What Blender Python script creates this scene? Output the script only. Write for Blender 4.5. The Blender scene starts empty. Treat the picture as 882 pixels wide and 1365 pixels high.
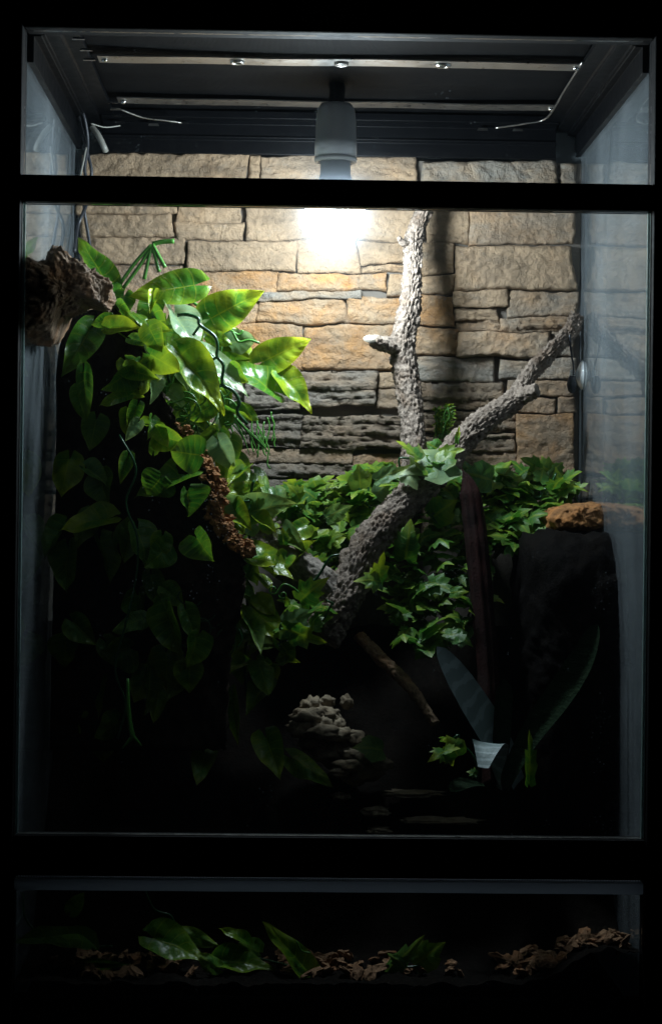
import bpy, math, random
from mathutils import Vector, Matrix, noise
R = random.Random(7)
V = Vector
scene = bpy.context.scene

# ---------------------------------------------------------------- camera
CAM = V((-0.0440, -1.7693, 0.4473)); YAW, PIT, ROL, F = 0.02311, 0.0049, 0.01211, 2538.45
fw = V((math.sin(YAW) * math.cos(PIT), math.cos(YAW) * math.cos(PIT), math.sin(PIT)))
r0 = V((math.cos(YAW), -math.sin(YAW), 0)); u0 = r0.cross(fw)
rt = math.cos(ROL) * r0 + math.sin(ROL) * u0
up = -math.sin(ROL) * r0 + math.cos(ROL) * u0
cd = bpy.data.cameras.new("camera"); cam = bpy.data.objects.new("camera", cd)
scene.collection.objects.link(cam); scene.camera = cam
cd.sensor_fit = 'HORIZONTAL'; cd.sensor_width = 36; cd.lens = 36 * F / 882; cd.clip_start = .05; cd.clip_end = 50
M = Matrix((rt, up, -fw)).transposed().to_4x4(); M.translation = CAM; cam.matrix_world = M

# ---------------------------------------------------------------- world, exposure
w = bpy.data.worlds.new("World"); scene.world = w; w.use_nodes = True
w.node_tree.nodes["Background"].inputs[0].default_value = (.6, .8, 1, 1)
w.node_tree.nodes["Background"].inputs[1].default_value = 0.0012
scene.view_settings.view_transform = 'Standard'; scene.view_settings.look = 'None'
scene.view_settings.exposure = 0; scene.view_settings.gamma = 1
scene.cycles.max_bounces = 6; scene.cycles.diffuse_bounces = 1; scene.cycles.glossy_bounces = 3
scene.cycles.transparent_max_bounces = 24; scene.cycles.use_denoising = True
scene.cycles.sample_clamp_indirect = 3; scene.cycles.use_adaptive_sampling = True; scene.cycles.adaptive_threshold = .015
BULB_STRENGTH = 185.0

def at(px, py, Y):
    """the point of the plane y = Y that the photograph shows at this spot"""
    d = fw * F + rt * (px - 441) + up * (682.5 - py)
    return CAM + d * ((Y - CAM.y) / d.y)
def ppm(Y): return F / (Y - CAM.y)

# ---------------------------------------------------------------- object helpers
col = scene.collection
def tag(o, label=None, cat=None, group=None, kind=None):
    if label: o["label"] = label
    if cat: o["category"] = cat
    if group: o["group"] = group
    if kind: o["kind"] = kind
    return o
def empty(name, loc, label, cat, group=None):
    o = bpy.data.objects.new(name, None); col.objects.link(o); o.location = loc; o.empty_display_size = .02
    return tag(o, label, cat, group)
def origin(o):
    p = V((0, 0, 0))
    while o is not None: p += o.location; o = o.parent
    return p
def mesh(name, vs, fs, mat, parent=None, smooth=True, uv=None):
    """one mesh object from world-space vertices"""
    vs = [V(v) for v in vs]
    if parent is not None: o0 = origin(parent); loc = V((0, 0, 0))
    else: o0 = sum(vs, V((0, 0, 0))) / len(vs); o0.z = min(v.z for v in vs); loc = o0
    me = bpy.data.meshes.new(name); me.from_pydata([v - o0 for v in vs], [], fs)
    if smooth: me.polygons.foreach_set("use_smooth", [True] * len(me.polygons))
    if uv:
        l = me.uv_layers.new(name="UVMap")
        for lp in me.loops: l.data[lp.index].uv = uv[lp.vertex_index]
    me.materials.append(mat); me.update()
    o = bpy.data.objects.new(name, me); o.location = loc; col.objects.link(o)
    if parent is not None: o.parent = parent
    return o
BF = [(0, 3, 2, 1), (4, 5, 6, 7), (0, 1, 5, 4), (1, 2, 6, 5), (2, 3, 7, 6), (3, 0, 4, 7)]
def bevelled(o, wd, seg=2):
    m = o.modifiers.new("bevel", 'BEVEL'); m.width = wd; m.segments = seg; m.limit_method = 'ANGLE'; return o
def box(name, a, b, mat, parent=None, bev=0):
    x0, y0, z0 = a; x1, y1, z1 = b
    o = mesh(name, [(x0, y0, z0), (x1, y0, z0), (x1, y1, z0), (x0, y1, z0), (x0, y0, z1), (x1, y0, z1), (x1, y1, z1), (x0, y1, z1)], BF, mat, parent, False)
    if bev: bevelled(o, bev)
    return o
def cr(P, n):
    """Catmull-Rom through points, n steps per span"""
    P = [V(p) for p in P]; Q = [2 * P[0] - P[1]] + P + [2 * P[-1] - P[-2]]; out = []
    for i in range(1, len(Q) - 2):
        for k in range(n):
            t = k / n; a, b, c, d = Q[i - 1], Q[i], Q[i + 1], Q[i + 2]
            out.append(.5 * ((2 * b) + (c - a) * t + (2 * a - 5 * b + 4 * c - d) * t * t + (3 * b - a - 3 * c + d) * t ** 3))
    out.append(P[-1].copy()); return out
def tube_geo(P, rad, sides=8, disp=None):
    n = len(P); vs, fs = [], []; N = None; s = 0
    for i, p in enumerate(P):
        T = (P[min(i + 1, n - 1)] - P[max(i - 1, 0)]).normalized()
        if N is None: N = T.orthogonal().normalized()
        N = (N - T * N.dot(T)).normalized(); B = T.cross(N)
        if i: s += (p - P[i - 1]).length
        r = rad(i / (n - 1)) if callable(rad) else rad
        for k in range(sides):
            a = 2 * math.pi * k / sides; d = N * math.cos(a) + B * math.sin(a)
            vs.append(p + d * (r + (disp(s, a, p + d * r, r, i / (n - 1)) if disp else 0)))
    for i in range(n - 1):
        for k in range(sides):
            k2 = (k + 1) % sides; fs.append((i * sides + k, i * sides + k2, (i + 1) * sides + k2, (i + 1) * sides + k))
    for i, rev in ((0, True), (n - 1, False)):
        c = len(vs); vs.append(sum((vs[i * sides + k] for k in range(sides)), V((0, 0, 0))) / sides)
        for k in range(sides):
            k2 = (k + 1) % sides; a, b = i * sides + k, i * sides + k2
            fs.append((c, b, a) if rev else (c, a, b))
    return vs, fs
def tube(name, P, rad, mat, parent=None, n=6, sides=8, smooth_path=True):
    P = cr(P, n) if smooth_path and len(P) > 2 else [V(p) for p in P]
    vs, fs = tube_geo(P, rad, sides); return mesh(name, vs, fs, mat, parent)
def lathe(name, c, prof, mat, parent, seg=40):
    vs, fs = [], []
    for r, z in prof:
        for k in range(seg):
            a = 2 * math.pi * k / seg; vs.append((c[0] + r * math.cos(a), c[1] + r * math.sin(a), c[2] + z))
    for i in range(len(prof) - 1):
        for k in range(seg):
            k2 = (k + 1) % seg; fs.append((i * seg + k, i * seg + k2, (i + 1) * seg + k2, (i + 1) * seg + k))
    return mesh(name, vs, fs, mat, parent)
def fbm(p, o=4): return noise.fractal(p, 1.0, 2.0, o)
def sst(x): x = max(0., min(1., x)); return x * x * (3 - 2 * x)

# ---------------------------------------------------------------- materials
def mat(name, base=(.5, .5, .5), rough=.5, metal=0, spec=.5):
    m = bpy.data.materials.new(name); m.use_nodes = True
    b = m.node_tree.nodes["Principled BSDF"]
    b.inputs["Base Color"].default_value = (*base, 1); b.inputs["Roughness"].default_value = rough
    b.inputs["Metallic"].default_value = metal; b.inputs["Specular IOR Level"].default_value = spec
    return m, m.node_tree, b
def nd(nt, typ, **kw):
    n = nt.nodes.new(typ)
    for k, v in kw.items():
        if k.startswith("i_"):
            key = k[2:]; key = int(key) if key.isdigit() else key.replace("_", " ")
            n.inputs[key].default_value = v
        else: setattr(n, k, v)
    return n
def lk(nt, a, b): nt.links.new(a, b)
def ramp(nt, fac, stops):
    n = nd(nt, "ShaderNodeValToRGB"); e = n.color_ramp.elements
    while len(e) < len(stops): e.new(.5)
    for q, (p, c) in zip(e, stops): q.position = p; q.color = (*c, 1) if len(c) == 3 else c
    lk(nt, fac, n.inputs[0]); return n.outputs[0]
def mixc(nt, f, a, b, mode='MIX'):
    n = nd(nt, "ShaderNodeMix", data_type='RGBA', blend_type=mode)
    for s, x in ((n.inputs[0], f), (n.inputs[6], a), (n.inputs[7], b)):
        if hasattr(x, "is_output"): lk(nt, x, s)
        elif isinstance(x, (int, float)): s.default_value = x
        else: s.default_value = (*x, 1)
    return n.outputs[2]
def mth(nt, op, a, b=0, clamp=False):
    n = nd(nt, "ShaderNodeMath", operation=op, use_clamp=clamp)
    for s, x in ((n.inputs[0], a), (n.inputs[1], b)):
        if hasattr(x, "is_output"): lk(nt, x, s)
        else: s.default_value = x
    return n.outputs[0]
def coords(nt, which="Object"): return nd(nt, "ShaderNodeTexCoord").outputs[which]
def wpos(nt): return nd(nt, "ShaderNodeNewGeometry").outputs["Position"]
def noi(nt, v, scale, det=6, rough=.6, dist=0, out=0):
    n = nd(nt, "ShaderNodeTexNoise", i_Scale=scale, i_Detail=det, i_Roughness=rough, i_Distortion=dist); lk(nt, v, n.inputs["Vector"]); return n.outputs[out]
def bump(nt, b, h, dist, strength=1):
    n = nd(nt, "ShaderNodeBump", i_Distance=dist, i_Strength=strength); lk(nt, h, n.inputs["Height"]); lk(nt, n.outputs[0], b.inputs["Normal"]); return n
def scl(nt, v, s):
    n = nd(nt, "ShaderNodeMapping"); n.inputs["Scale"].default_value = s; lk(nt, v, n.inputs["Vector"]); return n.outputs[0]

def m_simple(name, base, rough, metal=0, spec=.5, bs=0, bd=.0004, var=.25):
    m, nt, b = mat(name, base, rough, metal, spec)
    v = wpos(nt)
    f = noi(nt, v, 40, 5)
    lk(nt, mixc(nt, f, tuple(c * (1 - var) for c in base), tuple(min(1, c * (1 + var)) for c in base)), b.inputs["Base Color"])
    lk(nt, mth(nt, 'ADD', mth(nt, 'MULTIPLY', noi(nt, v, 90, 4), .3), rough - .15), b.inputs["Roughness"])
    if bs: bump(nt, b, noi(nt, v, bs, 6), bd)
    return m
M_black = m_simple("black_plastic", (.0022, .0025, .0032), .42, spec=.10, bs=900, bd=.0001)
M_bar = m_simple("black_bar_plastic", (.003, .003, .0035), .7, spec=.15, bs=900, bd=.0001)
M_metal = m_simple("dull_aluminium", (.52, .50, .47), .32, 1, bs=60, bd=.0008)
M_bright = m_simple("bright_steel", (.7, .7, .7), .18, 1)
M_rubber = m_simple("black_cable_rubber", (.018, .02, .026), .38)
M_cablewhite = m_simple("pale_cable", (.22, .215, .19), .45)
M_ceramic = m_simple("grey_ceramic", (.38, .39, .40), .35, bs=300, bd=.00015, var=.08)
M_rim = m_simple("white_ceramic", (.55, .55, .54), .35, var=.05)
M_seal = m_simple("milky_seal_strip", (.35, .38, .4), .45, bs=200, bd=.0002)
nt = M_seal.node_tree; tl = nd(nt, "ShaderNodeBsdfTranslucent"); tl.inputs[0].default_value = (.6, .65, .7, 1); mx = nd(nt, "ShaderNodeMixShader"); mx.inputs[0].default_value = .65
lk(nt, nt.nodes["Principled BSDF"].outputs[0], mx.inputs[1]); lk(nt, tl.outputs[0], mx.inputs[2]); lk(nt, mx.outputs[0], nt.nodes["Material Output"].inputs[0])
M_panel = m_simple("dark_mortar", (.10, .085, .07), .85, bs=200, bd=.001)

# fine woven screen
m, nt, b = mat("black_screen_weave", (.02, .021, .022), .6, spec=.06); M_screen = m
v = wpos(nt)
wx = nd(nt, "ShaderNodeTexWave", i_Scale=260, i_Distortion=.6, i_Detail=1); lk(nt, v, wx.inputs["Vector"])
wy = nd(nt, "ShaderNodeTexWave", bands_direction='Y', i_Scale=260, i_Distortion=.6, i_Detail=1); lk(nt, v, wy.inputs["Vector"])
h = mth(nt, 'MAXIMUM', wx.outputs[1], wy.outputs[1])
lk(nt, mixc(nt, mth(nt, 'MULTIPLY', h, noi(nt, v, 14, 4)), (.001, .001, .0012), (.0085, .009, .010)), b.inputs["Base Color"])
bump(nt, b, h, .0006)

# glass: Schlick mirror + clear + a film of dust and dried water
def m_glass(name, dust, dustcol, streak, scatter=0.0, thru=.1, speck=.9):
    m, nt, b = mat(name); nt.nodes.remove(b); out = nt.nodes["Material Output"]
    v = wpos(nt)
    fac = nd(nt, "ShaderNodeLayerWeight", i_Blend=.5).outputs["Facing"]
    sch = mth(nt, 'ADD', mth(nt, 'MULTIPLY', mth(nt, 'POWER', fac, 5.0), .90), .035)
    tr = nd(nt, "ShaderNodeBsdfTransparent"); gl = nd(nt, "ShaderNodeBsdfGlossy"); gl.inputs["Roughness"].default_value = .03
    gl.inputs["Color"].default_value = (.93, .96, .98, 1)
    tr.inputs["Color"].default_value = (.97, .99, .985, 1)
    a = nd(nt, "ShaderNodeMixShader"); lk(nt, sch, a.inputs[0]); lk(nt, tr.outputs[0], a.inputs[1]); lk(nt, gl.outputs[0], a.inputs[2])
    d0 = nd(nt, "ShaderNodeBsdfDiffuse"); d0.inputs["Color"].default_value = (*dustcol, 1); d1 = nd(nt, "ShaderNodeBsdfTranslucent"); d1.inputs["Color"].default_value = (*dustcol, 1)
    df = nd(nt, "ShaderNodeMixShader"); df.inputs[0].default_value = thru; lk(nt, d0.outputs[0], df.inputs[1]); lk(nt, d1.outputs[0], df.inputs[2])
    n1 = noi(nt, scl(nt, v, streak), 1, 6, .65, .4)
    spots = nd(nt, "ShaderNodeTexVoronoi", i_Scale=230); lk(nt, v, spots.inputs["Vector"])
    sp = mth(nt, 'MULTIPLY', mth(nt, 'LESS_THAN', spots.outputs["Distance"], .13), mth(nt, 'GREATER_THAN', noi(nt, v, 22, 3), .60))
    f = mth(nt, 'MULTIPLY', mth(nt, 'ADD', mth(nt, 'POWER', n1, 1.6), mth(nt, 'MULTIPLY', sp, speck)), dust, True)
    c = nd(nt, "ShaderNodeMixShader"); lk(nt, f, c.inputs[0]); lk(nt, a.outputs[0], c.inputs[1]); lk(nt, df.outputs[0], c.inputs[2])
    last = c
    if scatter:  # forward lobe added to give the bulb its bloom halo
        tl = nd(nt, "ShaderNodeBsdfRefraction", distribution='GGX'); tl.inputs["Color"].default_value = (.75, .88, 1, 1)
        tl.inputs["IOR"].default_value = 1.2; tl.inputs["Roughness"].default_value = .5
        d = nd(nt, "ShaderNodeMixShader"); d.inputs[0].default_value = scatter
        lk(nt, c.outputs[0], d.inputs[1]); lk(nt, tl.outputs[0], d.inputs[2]); last = d
    lk(nt, last.outputs[0], out.inputs[0]); return m
M_gside = m_glass("side_glass_with_film", .27, (.60, .68, .73), (9, 9, 4))
M_gfront = m_glass("front_glass", .0012, (.6, .7, .75), (14, 14, 8), .0085, .8, 60)
m, nt, b = mat("glass_cut_edge", (.55, .75, .72), .3); M_gedge = m
b.inputs["Transmission Weight"].default_value = .5

# stones of the moulded background; colour variety comes from each stone's own tint
m, nt, b = mat("moulded_stone", rough=.62, spec=.4); M_stone = m
v = wpos(nt); oc = nd(nt, "ShaderNodeObjectInfo")
sep = nd(nt, "ShaderNodeSeparateColor"); lk(nt, oc.outputs["Color"], sep.inputs[0])
tan = mixc(nt, noi(nt, v, 30, 6), (.25, .166, .098), (.43, .303, .188))
org = mixc(nt, noi(nt, v, 45, 6), (.29, .125, .038), (.48, .26, .095))
gry = mixc(nt, noi(nt, v, 50, 6), (.14, .13, .115), (.31, .28, .235))
fo = mth(nt, 'MULTIPLY', sep.outputs[0], ramp(nt, noi(nt, v, 24, 5, .6, .5), [(.38, (0, 0, 0)), (.62, (1, 1, 1))]), True)
fo = mth(nt, 'ADD', fo, mth(nt, 'MULTIPLY', ramp(nt, noi(nt, v, 17, 4), [(.56, (0, 0, 0)), (.75, (1, 1, 1))]), .35), True)
fg = mth(nt, 'ADD', mth(nt, 'MULTIPLY', sep.outputs[1], ramp(nt, noi(nt, scl(nt, v, (20, 20, 45)), 1, 5), [(.3, (0, 0, 0)), (.6, (1, 1, 1))])),
         mth(nt, 'MULTIPLY', ramp(nt, noi(nt, scl(nt, v, (35, 35, 60)), 1, 6), [(.58, (0, 0, 0)), (.72, (1, 1, 1))]), .4), True)
c = mixc(nt, fg, mixc(nt, fo, tan, org), gry)
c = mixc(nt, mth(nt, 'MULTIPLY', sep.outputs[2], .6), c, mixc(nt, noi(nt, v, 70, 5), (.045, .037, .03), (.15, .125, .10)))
c = mixc(nt, ramp(nt, noi(nt, v, 160, 5), [(.55, (0, 0, 0)), (.78, (.55, .55, .55))]), c, (.11, .095, .08))
c = mixc(nt, ramp(nt, noi(nt, scl(nt, v, (1, 1, 2.2)), 13, 6, .7), [(.40, (0, 0, 0)), (.68, (.62, .62, .62))]), c, (.10, .075, .052))
lk(nt, c, b.inputs["Base Color"])
hh = mth(nt, 'ADD', noi(nt, v, 190, 8, .65), mth(nt, 'MULTIPLY', noi(nt, v, 620, 4), .35))
bump(nt, b, hh, .0046, 1)

def m_bark(name, dark, light, warm, sc=120, stretch=(1, 1, 1), spec=.25):
    m, nt, b = mat(name, rough=.8, spec=spec)
    v = wpos(nt); f = noi(nt, scl(nt, v, stretch), sc, 7, .65)
    c = mixc(nt, ramp(nt, f, [(.3, (0, 0, 0)), (.68, (1, 1, 1))]), dark, light)
    c = mixc(nt, ramp(nt, noi(nt, v, 35, 4), [(.5, (0, 0, 0)), (.72, (.7, .7, .7))]), c, warm)
    lk(nt, c, b.inputs["Base Color"]); bump(nt, b, mth(nt, 'ADD', f, mth(nt, 'MULTIPLY', noi(nt, v, 420, 5), .5)), .0022, .9); return m
M_branch = m_bark("rough_grey_bark", (.06, .042, .031), (.33, .265, .215), (.14, .085, .05), 150)
M_cork = m_bark("cork_bark", (.07, .04, .022), (.36, .24, .15), (.36, .15, .05), 150)
M_corkshade = m_bark("shaded_cork_face", (.010, .007, .005), (.035, .025, .018), (.03, .017, .010), 90, spec=.08)  # cork darkened to near black, shade of the slab front in its colour
M_ledge = m_bark("orange_rock", (.10, .04, .013), (.40, .19, .065), (.42, .15, .035), 70)
M_rockshade = m_bark("shade_black_rock", (.0025, .0022, .002), (.006, .005, .0045), (.005, .0035, .0025), 60, spec=.03)  # near-black base holds the shade beneath the ledge
M_wood = m_bark("grey_fibrous_wood", (.10, .085, .07), (.32, .28, .24), (.18, .11, .07), 60, (1, 1, 1))
M_pale = m_bark("pale_knobbly_stone", (.17, .13, .085), (.38, .31, .22), (.22, .15, .08), 110)
M_soil = m_bark("dark_soil", (.0025, .002, .0016), (.008, .006, .0045), (.008, .005, .003), 160, spec=.05)
M_chip = m_bark("bark_chip", (.12, .06, .03), (.36, .21, .115), (.34, .13, .045), 90)
M_cut = m_simple("cut_wood", (.50, .44, .36), .7, bs=300, bd=.0004)

# plastic leaves: object colour R = yellow of rim and tip, G = pale sheen painted into the colour, B = dark
def m_leaf(name, green, deep, yellow, rough, trans, band=False):
    m, nt, b = mat(name, rough=rough); out = nt.nodes["Material Output"]
    uv = nd(nt, "ShaderNodeUVMap").outputs[0]; s = nd(nt, "ShaderNodeSeparateXYZ"); lk(nt, uv, s.inputs[0])
    oi = nd(nt, "ShaderNodeObjectInfo"); sp = nd(nt, "ShaderNodeSeparateColor"); lk(nt, oi.outputs["Color"], sp.inputs[0])
    v = wpos(nt)
    ab = mth(nt, 'MULTIPLY', mth(nt, 'ABSOLUTE', mth(nt, 'SUBTRACT', s.outputs[0], .5)), 2)
    base = mixc(nt, noi(nt, v, 55, 4), deep, green)
    yf = mth(nt, 'ADD', mth(nt, 'MULTIPLY', mth(nt, 'POWER', ab, 3.0), .45), mth(nt, 'POWER', s.outputs[1], 3.0))
    yf = mth(nt, 'ADD', yf, mth(nt, 'MULTIPLY', mth(nt, 'SUBTRACT', noi(nt, v, 38, 3), .45), 2.2))
    yf = mth(nt, 'MULTIPLY', yf, sp.outputs[0], True)
    c = mixc(nt, yf, base, yellow)
    mid = mth(nt, 'MULTIPLY', mth(nt, 'LESS_THAN', ab, .035), .4)
    ve = mth(nt, 'FRACT', mth(nt, 'SUBTRACT', mth(nt, 'MULTIPLY', s.outputs[1], 6.5), mth(nt, 'MULTIPLY', ab, 1.5)))
    vein = mth(nt, 'MULTIPLY', mth(nt, 'LESS_THAN', ve, .08), .34)
    c = mixc(nt, mth(nt, 'MAXIMUM', mid, vein), c, yellow)
    c = mixc(nt, mth(nt, 'MULTIPLY', sp.outputs[1], .55), c, (.38, .46, .36))
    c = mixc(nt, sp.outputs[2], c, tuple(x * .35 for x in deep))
    lk(nt, c, b.inputs["Base Color"])
    b.inputs["Specular IOR Level"].default_value = .55
    lk(nt, mth(nt, 'ADD', mth(nt, 'MULTIPLY', noi(nt, v, 80, 4), .25), rough - .1), b.inputs["Roughness"])
    bump(nt, b, mth(nt, 'ADD', noi(nt, v, 260, 4), mth(nt, 'MULTIPLY', mth(nt, 'MAXIMUM', mid, vein), 1.5)), .0007, .7)
    tl = nd(nt, "ShaderNodeBsdfTranslucent"); lk(nt, mixc(nt, .5, c, yellow, 'MULTIPLY'), tl.inputs[0])
    lk(nt, c, tl.inputs[0])
    mx = nd(nt, "ShaderNodeMixShader"); mx.inputs[0].default_value = trans
    lk(nt, b.outputs[0], mx.inputs[1]); lk(nt, tl.outputs[0], mx.inputs[2]); lk(nt, mx.outputs[0], out.inputs[0]); return m
M_leaf = m_leaf("glossy_plastic_leaf", (.085, .30, .022), (.022, .12, .012), (.50, .58, .022), .27, .38)
M_ivy = m_leaf("plastic_ivy_leaf", (.075, .28, .022), (.022, .11, .012), (.42, .52, .02), .45, .40)
M_stem = m_simple("green_plastic_stem", (.014, .07, .022), .3, var=.3)
M_stemlt = m_simple("light_green_stem", (.06, .20, .03), .32, var=.3)
# banded strap leaf
m, nt, b = mat("banded_strap_leaf", rough=.5); M_brom = m
uv = nd(nt, "ShaderNodeUVMap").outputs[0]; s = nd(nt, "ShaderNodeSeparateXYZ"); lk(nt, uv, s.inputs[0])
v = wpos(nt)
bn = mth(nt, 'SINE', mth(nt, 'ADD', mth(nt, 'MULTIPLY', s.outputs[1], 62), mth(nt, 'MULTIPLY', noi(nt, v, 60, 4), 7)))
lk(nt, mixc(nt, ramp(nt, bn, [(.3, (0, 0, 0)), (.7, (1, 1, 1))]), (.19, .25, .245), (.30, .375, .38)), b.inputs["Base Color"])
bump(nt, b, noi(nt, scl(nt, v, (9, 9, 1)), 60, 5), .0006)
M_strapshade = m_bark("shaded_strap_leaf", (.006, .016, .008), (.018, .034, .016), (.012, .018, .009), 60, (1, 1, 4), .05)  # dark copy of the strap leaf, shade put into its colour
M_maroon = m_bark("maroon_rolled_leaf", (.004, .002, .0015), (.024, .004, .0025), (.008, .005, .002), 60, (1, 1, .2), .12)

# ================================================================ TERRARIUM
W2 = .2925; D = .44; ZT, ZB, ZM = .90, .1129, .7393
ter = empty("terrarium", (0, D / 2, -.03), "tall glass terrarium with black plastic frame and a screened top", "terrarium")
PW = .05
box("frame_post", (-W2 - PW, -.012, -.03), (-W2, .02, .96), M_bar, ter, .002)
box("frame_post", (W2, -.012, -.03), (W2 + PW, .02, .96), M_bar, ter, .002)
box("top_bezel", (-W2 + .0003, -.010, ZT), (W2 - .0003, .018, .958), M_bar, ter, .002)
box("cross_bar", (-W2 + .0003, -.010, ZM), (W2 - .0003, .012, ZM + .0248), M_bar, ter, .0015)
box("bottom_bezel", (-W2 + .0003, .0045, -.03), (W2 - .0003, .018, .004), M_bar, ter, .002)
z0 = ZB + .0005; z1 = at(441, 1115, 0).z
box("sill_bar", (-W2 + .0003, -.009, z0 + .022), (W2 - .0003, .014, z1), M_bar, ter, .0015)
box("vent_back", (-W2 + .0003, .010, z0 + .0005), (W2 - .0003, .014, z0 + .0215), M_bar, ter)
# perforated vent strip: fine wire mesh in front of the dark recess
vs, fs = [], []
def addbox(a, b):
    n = len(vs); x0, y0, z0_ = a; x1, y1, z1_ = b
    vs.extend([(x0, y0, z0_), (x1, y0, z0_), (x1, y1, z0_), (x0, y1, z0_), (x0, y0, z1_), (x1, y0, z1_), (x1, y1, z1_), (x0, y1, z1_)])
    fs.extend([tuple(i + n for i in f) for f in BF])
for i in range(230): x = -W2 + .003 + i * .00253; addbox((x, .002, z0 + .001), (x + .0009, .0028, z0 + .021))
for i in range(8): z = z0 + .002 + i * .0025; addbox((-W2 + .001, .0029, z), (W2 - .001, .0036, z + .0009))
tag(mesh("vent_mesh", vs, fs, M_black, ter, False), kind="stuff")
# glazing
box("upper_glass", (-W2 + .001, .000, ZM + .0252), (W2 - .001, .004, ZT - .0004), M_gfront, ter)
dr = box("glass_door", (-W2 + .0035, -.002, z1 + .0008), (W2 - .0035, .002, ZM - .0004), M_gfront, ter)
for sx in (-1, 1):
    x = sx * (W2 - .0022)
    box("cut_edge", (x - .0012, -.002, z1 + .0008), (x + .0012, .0022, ZM - .0006), M_gedge, dr)
box("door_profile", (-W2 + .004, -.004, z1 + .0001), (W2 - .004, .0035, z1 + .0007), M_metal, dr)
box("lower_glass", (-W2 + .001, .000, -.03), (W2 - .001, .004, ZB - .0105), M_gfront, ter)
box("seal_strip", (-W2 + .0005, -.001, ZB - .0102), (W2 - .0005, .022, ZB), M_seal, ter, .0008)
box("side_glass", (-W2 - .0045, .021, -.02), (-W2, D, .93), M_gside, ter)
box("side_glass", (W2, .021, -.02), (W2 + .0045, D, .93), M_gside, ter)
box("back_glass", (-W2, D + .0005, -.02), (W2, D + .0045, .93), M_gside, ter)
box("base_panel", (-W2, .019, -.03), (W2, D, -.016), M_black, ter)
for sx in (-1, 1): box("back_post", (sx * (W2 + .005), D - .012, -.03), (sx * (W2 + .03), D + .03, .93), M_black, ter)
# top rim rails: a stepped profile swept along the depth (sides) or width (back)
prof = [(0, .875), (.006, .875), (.006, .8995), (.013, .8995), (.013, .9005), (.016, .9005), (.016, .903), (.029, .903), (.029, .906), (.031, .907), (.046, .907), (.046, .913), (0, .913)]
def rail(name, f, ends):
    n = len(prof); vs = [f(a, z, e) for e in ends for a, z in prof]
    fs = [(i, (i + 1) % n, n + (i + 1) % n, n + i) for i in range(n)] + [tuple(range(n))[::-1], tuple(range(n, 2 * n))]
    return bevelled(mesh(name, vs, fs, M_black, ter, False), .0008, 2)
rail("top_rail", lambda a, z, e: (-W2 + a, e, z), (.021, D - .0005))
rail("top_rail", lambda a, z, e: (W2 - a, e, z), (.021, D - .0005))
bp = [(.001, .868), (.008, .868), (.008, .884), (.012, .886), (.012, .8875), (.010, .889), (.010, .902), (.016, .9045), (.030, .9045), (.030, .913), (.001, .913)]
prof = bp
rail("top_rail", lambda a, z, e: (e, D - .015 - a, z), (-W2 + .032, W2 - .032))

# ---------------------------------------------------------------- screen lid
lid = empty("screen_lid", (0, .22, .915), "black woven screen lid crossed by dull metal strips", "lid")
vs, fs, nx, ny = [], [], 60, 40
for j in range(ny + 1):
    for i in range(nx + 1):
        x = -.248 + .496 * i / nx; y = .024 + .392 * j / ny
        sag = .0035 * math.sin(math.pi * i / nx) * math.sin(math.pi * j / ny)
        vs.append((x, y, .9165 - sag + .0022 * noise.noise(V((x * 6, y * 26, 0)))))
for j in range(ny):
    for i in range(nx):
        a = j * (nx + 1) + i; fs.append((a, a + 1, a + nx + 2, a + nx + 1))
mesh("woven_screen", vs, fs, M_screen, lid)
box("lid_cover", (-W2 - .01, .02, .9265), (W2 + .01, D + .03, .94), M_black, lid)
SZ = .9095
def strip(px0, px1, py, wd, seed):
    Y = CAM.y + F * (SZ - CAM.z) / (694.2 - py + 0) ; vs, fs = [], []; n = 60
    a, b = at(px0, py, Y), at(px1, py, Y)
    for i in range(n + 1):
        x = a.x + (b.x - a.x) * i / n
        z = SZ + .0011 * noise.noise(V((x * 7, seed, 0))) + .0003 * math.sin(x * 40 + seed)
        y = Y + .002 * noise.noise(V((x * 5, seed + 7, 0)))
        vs += [(x, y - wd / 2, z - .0006), (x, y + wd / 2, z - .0006), (x, y + wd / 2, z + .0006), (x, y - wd / 2, z + .0006)]
    for i in range(n):
        for k in range(4): fs.append((4 * i + k, 4 * i + (k + 1) % 4, 4 * i + 4 + (k + 1) % 4, 4 * i + 4 + k))
    fs += [(3, 2, 1, 0), (4 * n, 4 * n + 1, 4 * n + 2, 4 * n + 3)]
    o = mesh("metal_strip", vs, fs, M_metal, lid, False)
    for xx in (a.x + .006, b.x - .006):
        lathe("rivet", (xx, Y, SZ - .0022), [(.0001, -.0016), (.002, -.0012), (.0032, 0), (.0034, .002)], M_bright, o, 12)
    return o, Y
s1, Y1 = strip(131, 776, 81, .027, 1.0); s2, Y2 = strip(157, 741, 137, .027, 5.0); s3, Y3 = strip(118, 800, 41, .03, 9.0)
for px, py, rim in ((316, 77, 0), (590, 85, 1), (455, 79, 0)):
    p = at(px, py, Y1)
    e = lathe("eyelet", (p.x, Y1, SZ - .0026), [(.0042, .0004), (.0055, -.0006), (.007, -.0004), (.0085 if rim else .0075, .0018)], M_bright if rim else M_metal, s1, 20)
    lathe("hole", (p.x, Y1, SZ - .0018), [(.0001, 0), (.0043, .0001)], M_bar, s1, 20)
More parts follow.
